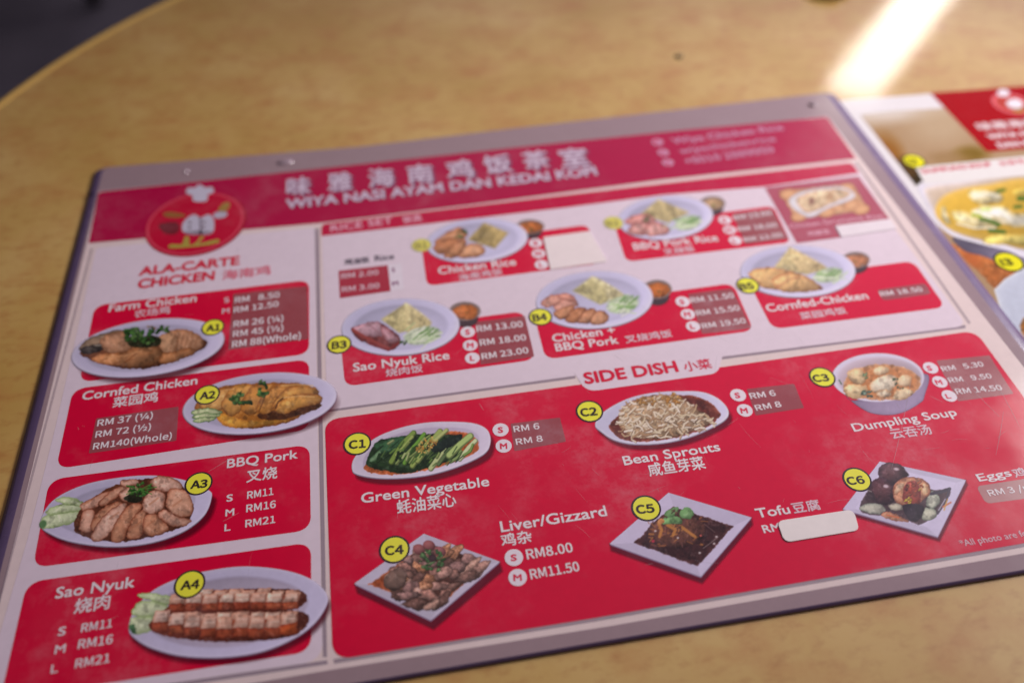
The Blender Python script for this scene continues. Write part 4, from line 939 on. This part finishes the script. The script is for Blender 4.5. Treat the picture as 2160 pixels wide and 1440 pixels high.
# C3 dumpling soup
z = zc3
ph = Photo(1745, 735, 1965, 885)
ph.blob(z([(470, 480), (560, 600), (700, 650), (1240, 430), (1240, 620), (1200, 680), (1080, 750), (960, 778), (820, 770), (720, 730), (600, 640)]), (142, 126, 152), (116, 100, 126), 4, -.1, .04)
ph.ell(1852, 796, 97, 51, 0, (196, 186, 208), (212, 204, 218), 3)
ph.ell(1854, 797, 91, 46, 0, (160, 140, 148), (186, 174, 190), 6, .1, soft=3)
ph.blob(z([(555, 560), (600, 430), (740, 370), (900, 350), (1080, 380), (1190, 450), (1200, 540), (1100, 630), (900, 655), (700, 640), (600, 610)]), (184, 120, 72), (190, 150, 120), 4, 0, .15)
slices(ph, [z(q) for q in ([(590, 420), (680, 380), (740, 440), (720, 520), (620, 500)], [(805, 400), (860, 368), (930, 380), (940, 420), (880, 440), (820, 430)], [(560, 560), (620, 520), (740, 530), (760, 590), (680, 640), (590, 620)], [(780, 520), (850, 460), (960, 440), (1010, 490), (960, 580), (880, 600), (800, 580)],
                            [(1010, 500), (1060, 440), (1130, 460), (1110, 530), (1040, 540)], [(970, 630), (1010, 570), (1100, 555), (1150, 590), (1090, 640), (1010, 655)], [(830, 590), (900, 560), (960, 600), (920, 630), (850, 625)])], [(214, 192, 158), (208, 182, 140), (212, 198, 176)], (176, 132, 92), 4, .2)
ph.leaves(*z([(765, 600)])[0], 13, 6, 8, 3, [(96, 120, 100), (120, 140, 120), (70, 96, 76)], 11, 6); ph.leaves(*z([(1000, 490)])[0], 6, 7, 4, 3, [(80, 104, 70)], 9, 5); ph.leaves(*z([(745, 450)])[0], 4, 6, 4, 3, [(120, 150, 100)], 9, 5)
ph.line(z([(520, 485), (540, 520)]), 2.5, (60, 90, 60)); ph.leaves(*z([(1040, 550)])[0], 8, 3, 4, 7, [(96, 116, 70)], 8, 4)
ph.bake(menu, 'printed photo of dumpling soup in a deep white bowl')

# square plates
def square(ph, t, r_, b, l, sh, inner, col=(194, 184, 204), shc=(100, 20, 40)):
    q = [t, r_, b, l]; c = np.mean(q, 0)
    ph.blob([(x + sh[0], y + sh[1]) for x, y in [r_, b, l]] + [l, r_], shc, None, 3, 0, 0, smooth=False, soft=6, al=.85)
    ph.blob([(x, y + 3) for x, y in q], (128, 112, 140), None, 3, 0, 0, smooth=False)
    ph.blob(q, col, (210, 202, 216), 2.5, 0, .02, smooth=False)
    for a, b_, k in ((t, r_, .97), (r_, b, 1.03), (b, l, .96), (l, t, 1.02)):
        i = {t: inner[0], r_: inner[1], b: inner[2], l: inner[3]}
        ph.blob([a, b_, i[b_], i[a]], [v * k * .95 for v in col], None, 3, 0, .02, smooth=False, soft=2.5)
# C4
z = zc4
ph = Photo(738, 1112, 1068, 1335)
inn = z([(755, 385), (1170, 560), (830, 885), (315, 690)])
square(ph, (894, 1125.5), (1054, 1184), (909, 1307), (748, 1230), (6, 20), inn)
ph.blob(inn, (150, 72, 42), (184, 110, 76), 3, 0, .15, smooth=False)
ph.blob(z([(440, 640), (560, 540), (760, 400), (960, 440), (1100, 500), (1165, 590), (1100, 650), (960, 740), (840, 850), (660, 850), (540, 780)]), (80, 50, 42), None, 3, 0, .3, 6)
r = random.Random(14); hull = ph.sd(cr(z([(440, 640), (560, 530), (760, 400), (960, 440), (1100, 500), (1165, 590), (1100, 650), (960, 740), (840, 850), (660, 850), (540, 780)])))
ctr = []
for i in range(400):
    x, y = r.uniform(805, 1015), r.uniform(1145, 1282); i_, j_ = int((y - 1112) / 1.25), int((x - 738) / 1.25)
    if hull[i_, j_] > 2 and all((x - a) ** 2 + ((y - b) * 1.3) ** 2 > 300 for a, b in ctr): ctr.append((x, y))
for x, y in sorted(ctr, key=lambda c_: c_[1]):
    n_ = r.randint(6, 9); R0 = r.uniform(13, 21); el = r.uniform(1, 1.7); ro = r.uniform(-.9, .6)
    q = []
    for a in range(n_):
        u = R0 * el * r.uniform(.55, 1.15) * math.cos(a / n_ * 6.283); v = R0 * .72 * r.uniform(.55, 1.15) * math.sin(a / n_ * 6.283)
        q.append((x + u * math.cos(ro) - v * math.sin(ro), y + u * math.sin(ro) + v * math.cos(ro)))
    c = r.choice([(170, 128, 116), (154, 110, 98), (126, 92, 82), (186, 144, 128), (104, 74, 66), (184, 126, 94), (144, 108, 102)]); ph.blob(q, c, [k * .5 for k in c], 2.6, .4, .35, 4, smooth=r.random() < .6)
    if r.random() < .5: ph.line([(x - 5, y - 2), (x + 1, y - 5), (x + 5, y - 4)], 1.8, [min(255, k * 1.3) for k in c], .6)
ph.blob(z([(435, 640), (520, 570), (600, 600), (590, 700), (500, 740), (440, 710)]), (116, 92, 82), (72, 54, 48), 4, .3, .2)
for x, y in ((905, 1150), (928, 1163), (884, 1158)): ph.ell(x, y, 13, 11, 20, (150, 92, 92), (104, 56, 58), 4, .3)
ph.leaves(*z([(800, 510)])[0], 26, 24, 42, 15, [(70, 112, 62), (96, 140, 84), (54, 92, 50), (112, 150, 96)], 12, 7)
ph.ell(*z([(800, 490)])[0], 8, 8, 0, (70, 50, 56), (50, 36, 40), 3)
ph.bake(menu, 'printed photo of liver and gizzard on a white square plate')
# C5
z = zc5
ph = Photo(1275, 1028, 1598, 1242)
inn = z([(700, 275), (1218, 450), (908, 800), (358, 592)])
square(ph, (1410, 1039), (1585, 1091), (1478.5, 1215), (1286.5, 1146), (3, 15), inn, (200, 188, 214))
ph.blob(inn, (58, 32, 32), (90, 52, 50), 3, 0, .35, 7, smooth=False)
ph.blob(z([(480, 470), (600, 360), (780, 330), (960, 400), (980, 500), (920, 580), (760, 640), (600, 620), (520, 560)]), (100, 62, 50), (62, 36, 34), 7, .2, .4, 7)
for i in range(60):
    r = random.Random(i); x, y = r.uniform(470, 960), r.uniform(370, 620); t = r.uniform(0, 3.1); L = r.uniform(12, 60)
    ph.line(z([(x, y), (x + L * math.cos(t), y + L * .7 * math.sin(t))]), r.uniform(1.5, 4), r.choice([(150, 92, 52), (120, 72, 58), (176, 116, 62), (84, 48, 44), (104, 66, 62)]), .75)
for a in ([(650, 440), (720, 480), (700, 520)], [(780, 460), (860, 520), (890, 540)], [(570, 420), (600, 480), (580, 540)]): ph.line(z(a), 6, (184, 122, 62), .85)
for x, y in ((740, 550), (545, 490), (1075, 540), (930, 680), (1055, 600)): ph.ell(*z([(x, y)])[0], 2.4, 2, 0, (196, 180, 180))
ph.line(z([(960, 640), (1030, 590), (1090, 540)]), 1.6, (150, 130, 130), .7); ph.line(z([(970, 430), (1060, 500)]), 1.4, (130, 100, 96), .7)
ph.ell(*z([(525, 578)])[0], 3.5, 3, 0, (170, 50, 66)); ph.ell(*z([(938, 530)])[0], 2.4, 2, 0, (190, 90, 80))
for q in ([(600, 420), (640, 370), (720, 360), (780, 400), (760, 430), (680, 430)], [(770, 380), (760, 330), (800, 285), (850, 295), (880, 335), (840, 385)], [(620, 350), (660, 310), (730, 280), (750, 300), (720, 350), (660, 370)]): ph.blob(z(q), (112, 150, 96), (84, 122, 74), 3, .2, .12)
ph.leaves(*z([(725, 330)])[0], 8, 7, 5, 3, [(90, 60, 50), (130, 90, 70)], 8, 4)
ph.blob(z([(560, 400), (600, 380), (620, 410), (580, 430)]), (190, 130, 80), None, 3)
ph.bake(menu, 'printed photo of tofu in black sauce on a white square plate')
# C6
z = zc6
ph = Photo(1768, 962, 2050, 1152)
inn = z([(800, 190), (1470, 340), (1200, 745), (540, 580)])
square(ph, (1856, 973), (2037, 1012), (1978, 1131), (1778.5, 1073), (4, 10), inn, (200, 190, 216))
ph.blob(z([(640, 430), (760, 330), (1000, 330), (1250, 400), (1410, 400), (1390, 500), (1300, 620), (1150, 720), (1020, 690), (780, 640), (590, 600)]), (66, 48, 52), (110, 92, 100), 4, 0, .25)
ph.blob(z([(580, 570), (640, 530), (760, 530), (820, 590), (760, 625), (640, 610)]), (184, 180, 164), (90, 96, 88), 3, .1); ph.blob(z([(850, 540), (960, 530), (980, 590), (880, 590)]), (190, 182, 162), (80, 70, 66), 3, .1)
ph.blob(z([(1200, 480), (1250, 410), (1310, 470), (1310, 540), (1240, 580), (1200, 540)]), (196, 196, 178), (100, 110, 96), 3, .1); ph.blob(z([(1150, 640), (1190, 570), (1280, 590), (1290, 650), (1200, 690)]), (188, 186, 166), (90, 100, 86), 3, .1)
ph.blob(z([(780, 630), (860, 610), (1020, 680), (1000, 700), (830, 670)]), (196, 150, 120), (150, 84, 60), 3); ph.line(z([(830, 635), (940, 660)]), 3, (196, 100, 60), .9)
ph.line(z([(1240, 440), (1340, 420), (1410, 395)]), 7, (60, 54, 66)); ph.line(z([(1300, 620), (1380, 500), (1410, 400)]), 5, (70, 62, 74)); ph.line(z([(1310, 590), (1370, 490)]), 2.5, (170, 160, 176), .9)
ph.line(z([(1350, 560), (1420, 520)]), 4, (190, 110, 80), .9); ph.line(z([(1360, 590), (1390, 490)]), 3, (200, 150, 60), .7)
def egg(cx, cy, a, b, ang): 
    ph.ell(cx, cy, a, b, ang, (92, 54, 56), (52, 32, 40), 12, .35, .1, 8); ph.ell(cx + a * .25, cy - b * .42, a * .18, b * .13, 10, (190, 168, 176), soft=2.5)
egg(*z([(885, 255)])[0], 32, 23, 10); egg(*z([(790, 420)])[0], 31, 27, 30)
ph.blob(z([(640, 430), (700, 430), (720, 500), (660, 480)]), (54, 40, 44), None, 3); ph.line(z([(650, 405), (690, 420)]), 2, (150, 146, 140), .8)
ph.blob(z([(890, 420), (920, 330), (1030, 285), (1150, 300), (1225, 370), (1220, 450), (1160, 500), (1100, 545), (960, 540), (900, 490)]), (186, 132, 100), (110, 60, 44), 4, .1, .25, 8)
ph.blob(z([(980, 430), (1000, 350), (1080, 320), (1130, 380), (1150, 470), (1120, 540), (1020, 530), (980, 490)]), (136, 58, 44), (110, 40, 34), 3, .2, .35, 6)
ph.blob(z([(900, 430), (920, 350), (990, 330), (990, 390), (940, 430)]), (204, 176, 146), (170, 110, 80), 3, .1); ph.blob(z([(1160, 340), (1215, 380), (1210, 440), (1160, 450)]), (208, 178, 140), (190, 130, 90), 3, .1)
ph.leaves(*z([(1040, 505)])[0], 9, 6, 7, 3, [(206, 176, 60), (196, 150, 50)], 9, 5); ph.leaves(*z([(1140, 350)])[0], 7, 12, 6, 4, [(200, 160, 60), (176, 90, 50)], 9, 5)
ph.leaves(*z([(1060, 410)])[0], 14, 16, 14, 5, [(164, 80, 54), (120, 44, 40), (180, 104, 66)], 9, 6)
ph.blob(z([(980, 550), (1150, 540), (1170, 620), (1100, 700), (1020, 660)]), (42, 34, 42), (30, 24, 30), 3, .1, .3)
ph.bake(menu, 'printed photo of braised brown eggs on a white square plate')

# -- scratches in the plastic film
rs = random.Random(21); V = []; F = []
def scratch(a, ang, L, w, bend):
    pts = [np.array([a[0] + L * t * math.cos(ang + bend * t), a[1] + L * t * math.sin(ang + bend * t)]) for t in np.linspace(0, 1, 6)]
    b0 = len(V)
    for i, p_ in enumerate(pts):
        d = pts[min(i + 1, 5)] - pts[max(i - 1, 0)]; d /= np.linalg.norm(d) + 1e-9; nn = np.array([-d[1], d[0]]) * w * (1 - abs(i / 5 - .5) * 1.2) / 2
        V.append((*(p_ + nn), ZL(14))); V.append((*(p_ - nn), ZL(14)))
    for i in range(5): F.append((b0 + 2 * i, b0 + 2 * i + 1, b0 + 2 * i + 3, b0 + 2 * i + 2))
for i in range(170):
    u = rs.choice([(.14, .40), (.2, .42), (.0, .42)]); scratch((rs.uniform(*u), rs.uniform(-.27, -.05)), rs.gauss(-1.0, .8) if rs.random() < .7 else rs.uniform(0, 3.1), abs(rs.gauss(.004, .006)) + .001, rs.uniform(.00005, .00013), rs.uniform(-.3, .3))
for a, b in (((2030, 800), (2105, 880)), ((2100, 960), (2120, 870)), ((1960, 835), (1990, 850)), ((1890, 850), (1897, 862)), ((1880, 990), (1930, 800)), ((2150, 900), (2100, 800)), ((1010, 850), (1020, 866)), ((470, 1100), (505, 1082)), ((440, 995), (500, 960)), ((180, 1330), (250, 1300)), ((1500, 255), (1620, 225))):
    p0, p1 = P([a, b])[:, :2]; scratch(p0, math.atan2(*(p1 - p0)[::-1]), np.linalg.norm(p1 - p0), .00022, .03)
M_SCR = film('scratch', (.62, .52, .56, 1), scuff=0, alpha=.42)
o = mesh_obj('scratches', V, F, M_SCR, menu, 'fine pale scratches in the plastic film'); o['kind'] = 'stuff'

# ------------------------------------------------------------------ the second menu, tucked under the edge of the first
Z2 = .0003
m2 = thing('soup_menu', 'glossy soup menu tucked under the right edge of the wide red menu', 'menu', (0, 0, 0))
def L2(k): return Z2 + .00002 * k
def v2(c): return ink(c, **VIV)
a0, a1, b0 = quadW([(1770, 213), (2160, 183), (2160, 728)], Z2)
ux = (a1 - a0) / np.linalg.norm(a1 - a0); uy = np.array([ux[1], -ux[0]])
tl2 = a0 - ux * .006; W2, H2 = .297, .315
sq = [tl2, tl2 + uy * H2, tl2 + uy * H2 + ux * W2, tl2 + ux * W2]
def sheet2(name, q, layer, mat, label=None, th=False):
    V = [(x, y, L2(layer)) for x, y in q]
    if th:
        n_ = len(q); V += [(x, y, .00005) for x, y in q]
        return mesh_obj(name, V, [tuple(range(n_))] + [(i, i + n_, (i + 1) % n_ + n_, (i + 1) % n_) for i in range(n_)], mat, m2, label)
    return mesh_obj(name, V, [tuple(range(len(q)))], mat, m2, label)
sheet2('card', rounded(sq, .003), 0, v2((206, 200, 204)), None, True)
z = zm
ph = Photo(1805, 225, 2175, 760, step=1.35)
ph.k = .92
bgq = z([(195, 262), (450, 232), (800, 212), (1100, 200), (1500, 170), (1500, 2200), (1350, 2000), (900, 1300), (620, 800)])
ph.blob(bgq, (156, 128, 98), None, 3, 0, 0, smooth=False, soft=5)
ph.ell(*z([(470, 215)])[0], 120, 26, -6, (196, 186, 180), soft=26, al=.85)
ph.ell(*z([(800, 330)])[0], 60, 40, 0, (172, 150, 124), soft=40, al=.7)
ph.ell(*z([(420, 560)])[0], 26, 44, -30, (132, 82, 22), soft=26, al=.9); ph.ell(*z([(540, 720)])[0], 40, 34, 0, (70, 48, 14), soft=24, al=.95); ph.ell(*z([(650, 760)])[0], 16, 14, 0, (40, 32, 10), soft=14, al=.9)
ph.ell(*z([(1040, 560)])[0], 34, 16, 0, (110, 84, 20), soft=16, al=.9); ph.ell(*z([(860, 590)])[0], 40, 14, 0, (140, 110, 72), soft=14, al=.8)
ph.blob(z([(880, 1240), (1500, 1280), (1500, 1700), (1340, 1700)]), (150, 88, 46), None, 3, .15, .2, 14, smooth=False, soft=3)
ph.ell(*z([(1040, 1330)])[0], 16, 24, -30, (172, 92, 50), soft=14, al=.8)
# large bowl
ph.blob(z([(900, 1190), (1150, 1240), (1500, 1290), (1500, 1400), (1300, 1390), (1120, 1330), (980, 1290)]), (110, 102, 122), (90, 80, 100), 5, -.2, .05, soft=3)
ph.blob(z([(595, 850), (640, 790), (690, 765), (1000, 740), (1500, 690), (1500, 1300), (1300, 1285), (1050, 1225), (880, 1170), (760, 1060)]), (200, 194, 206), (214, 210, 216), 3, 0, .02, soft=2.5)
ph.blob(z([(680, 850), (730, 800), (1000, 765), (1500, 720), (1500, 1250), (1300, 1245), (1050, 1200), (900, 1140), (780, 1040)]), (158, 140, 122), (180, 172, 176), 8, .2, .05, soft=4)
ph.blob(z([(765, 1010), (800, 900), (930, 830), (1150, 790), (1500, 770), (1500, 1245), (1250, 1235), (1020, 1185), (860, 1120)]), (190, 152, 58), (194, 162, 98), 7, .12, .05, 12, soft=3)
def wonton(q, c=(208, 200, 176)): ph.blob(z(q), c, (176, 146, 66), 5, .2, .14, 9, soft=2.5)
wonton([(1015, 850), (1080, 820), (1200, 835), (1280, 870), (1260, 925), (1120, 940), (1040, 910)]); ph.line(z([(1060, 880), (1150, 850), (1250, 880)]), 4, (226, 222, 204), .7); ph.line(z([(1080, 910), (1180, 895)]), 3, (196, 170, 90), .7)
wonton([(810, 960), (840, 950), (870, 1030), (890, 1085), (850, 1090), (815, 1030)], (214, 208, 186))
wonton([(880, 1000), (980, 990), (1100, 1030), (1240, 1090), (1230, 1120), (1080, 1130), (950, 1090)], (206, 192, 150)); ph.line(z([(930, 1085), (1060, 1120), (1220, 1118)]), 3.5, (222, 218, 204), .8)
wonton([(1030, 1000), (1120, 950), (1280, 955), (1380, 1010), (1500, 1000), (1500, 1110), (1380, 1115), (1260, 1090), (1120, 1040)], (212, 208, 196)); ph.line(z([(1140, 985), (1260, 990), (1330, 1040)]), 5, (226, 224, 214), .7); ph.line(z([(1200, 1030), (1300, 1060)]), 4, (188, 166, 110), .6)
wonton([(1130, 1230), (1180, 1180), (1330, 1165), (1500, 1180), (1500, 1250), (1300, 1245)], (206, 190, 110)); wonton([(1350, 860), (1400, 820), (1500, 810), (1500, 870)], (206, 186, 90))
for q, w in (([(1110, 1050), (1180, 1065), (1250, 1095)], 8), ([(1180, 1140), (1290, 1150)], 8), ([(1240, 840), (1290, 830)], 7), ([(1370, 960), (1420, 955)], 7), ([(1400, 895), (1500, 900)], 10)): ph.line(z(q), w, (62, 96, 34), .95, soft=3)
ph.line(z([(1050, 1020), (1110, 1030)]), 7, (150, 170, 60), .8, soft=3); ph.line(z([(1120, 980), (1180, 975)]), 7, (176, 196, 90), .7, soft=4)
# lower right bowl
z = z8
ph.blob(z([(1910, 860), (1990, 780), (2130, 700), (2190, 690), (2190, 1400), (2080, 1400)]), (176, 180, 196), (206, 208, 212), 4, 0, .03, smooth=False, soft=3)
ph.blob(z([(2090, 1120), (2120, 1060), (2190, 1040), (2190, 1300), (2120, 1220)]), (150, 90, 30), (190, 176, 180), 4, 0, .1, smooth=False, soft=3)
ph.bake(m2, 'printed photo of a big white bowl of dumpling soup on a wooden table', mat=M_PHOTO2, name='soup_photo', z=L2(1), clip=bgq)
# the rest of the picture, out beyond the frame
e0 = P([(2172, 250), (2172, 740)], L2(1))[:, :2]
sheet2('photo_ground', [e0[0], sq[1] + uy * -.012 + ux * .2, sq[2] - ux * .01 - uy * .012, sq[3] - ux * .01 + uy * .03], 1, v2((156, 128, 98)))
rp = sheet_poly('red_corner_panel', [(1962, 196.5), (2082, 321), (2460, 290), (2520, 155)], [0, .002, .002, 0], 0, v2((150, 1, 6)), m2, 'bright red slanted panel at the top of the soup menu', z=L2(3))
VT = alb((216, 206, 210))
txt(rp, 'chinese_name', [('味雅海南鸡饭', 2068, 276, 2262, 260, 22)], VT, z=L2(4))
txt(rp, 'restaurant_name', [('WIYA NASI AYAM', 2088, 294, 2276, 277, 14), ('DAN KEDAI KOPI', 2109, 312, 2276, 297, 14)], VT, z=L2(4), bold=.04)
em2 = disc('emblem', 2134, 219, .0116, 0, v2((206, 96, 104)), m2, 'small red roundel with a pink rim', z=L2(4), n=48)
disc('roundel', 2134, 219, .0094, 0, v2((170, 60, 50)), em2, z=L2(5), n=48)
def flat2(name, px, col, k):
    q = P(cr(px, 5), L2(k)); A = sum(q[i - 1][0] * q[i][1] - q[i][0] * q[i - 1][1] for i in range(len(q)))
    return mesh_obj(name, q[::-1] if A < 0 else q, [tuple(range(len(q)))], v2(col), em2)
flat2('chef_hat', zm([(1240, 110), (1250, 75), (1290, 68), (1325, 85), (1320, 115), (1290, 122)]), (212, 206, 216), 6)
flat2('chef_jacket', zm([(1310, 165), (1350, 140), (1400, 145), (1430, 170), (1420, 205), (1370, 212), (1320, 195)]), (212, 206, 216), 6)
flat2('gold_scroll', zm([(1350, 225), (1400, 215), (1450, 225), (1430, 245), (1370, 242)]), (150, 110, 40), 6)
tag2 = sheet_poly('dish_label', [(1931, 353), (1952, 390), (2300, 357), (2290, 317)], 0, 0, v2((208, 202, 202)), m2, 'white strip naming the dumpling soup', z=L2(4))
txt(tag2, 'dish_name', [('DUMPLING SOUP', 1948, 366, 2094, 350, 11), ('云吞汤', 2111, 350, 2165, 344, 12)], alb((190, 30, 60)), z=L2(5), bold=.04)
def badge2(x, y, rx, s, lab):
    r = rx * depth(x, y) / FPX
    o = disc('code_badge', x, y, r, 0, v2((60, 56, 30)), m2, 'yellow badge with the code ' + s + ' ' + lab, z=L2(6))
    disc('badge_face', x, y, r * .86, 0, v2((216, 208, 30)), o, z=L2(7))
    w = rx * .40
    txt(o, 'code', [(s, x - w, y + rx * .26 + w * .1, x + w, y + rx * .26 - w * .1, rx * .58)], alb((50, 44, 20)), z=L2(8), bold=.05)
badge2(1928, 340, 24, 'I2', 'above the big soup bowl'); badge2(2128, 552, 31, 'I3', 'below the big soup bowl')

# ------------------------------------------------------------------ the small dish whose edge shows at the top edge of the picture
cc = P([(1764, 1)], 0)[0]; rcup = .0150
cup = thing('sauce_dish', 'dark round edge of a small dish cut off by the top of the picture', 'dish', (cc[0], cc[1] + rcup, 0))
o = lathe('dish_body', [(rcup - .0015, .0002), (rcup, .0012), (rcup + .0006, .0052), (rcup - .0002, .0058), (rcup - .0016, .005), (rcup - .003, .002)], (cc[0], cc[1] + rcup), simple('dark_glaze', (.050, .044, .060, 1), .15, .5), n=48); par(o, cup)
run_text()
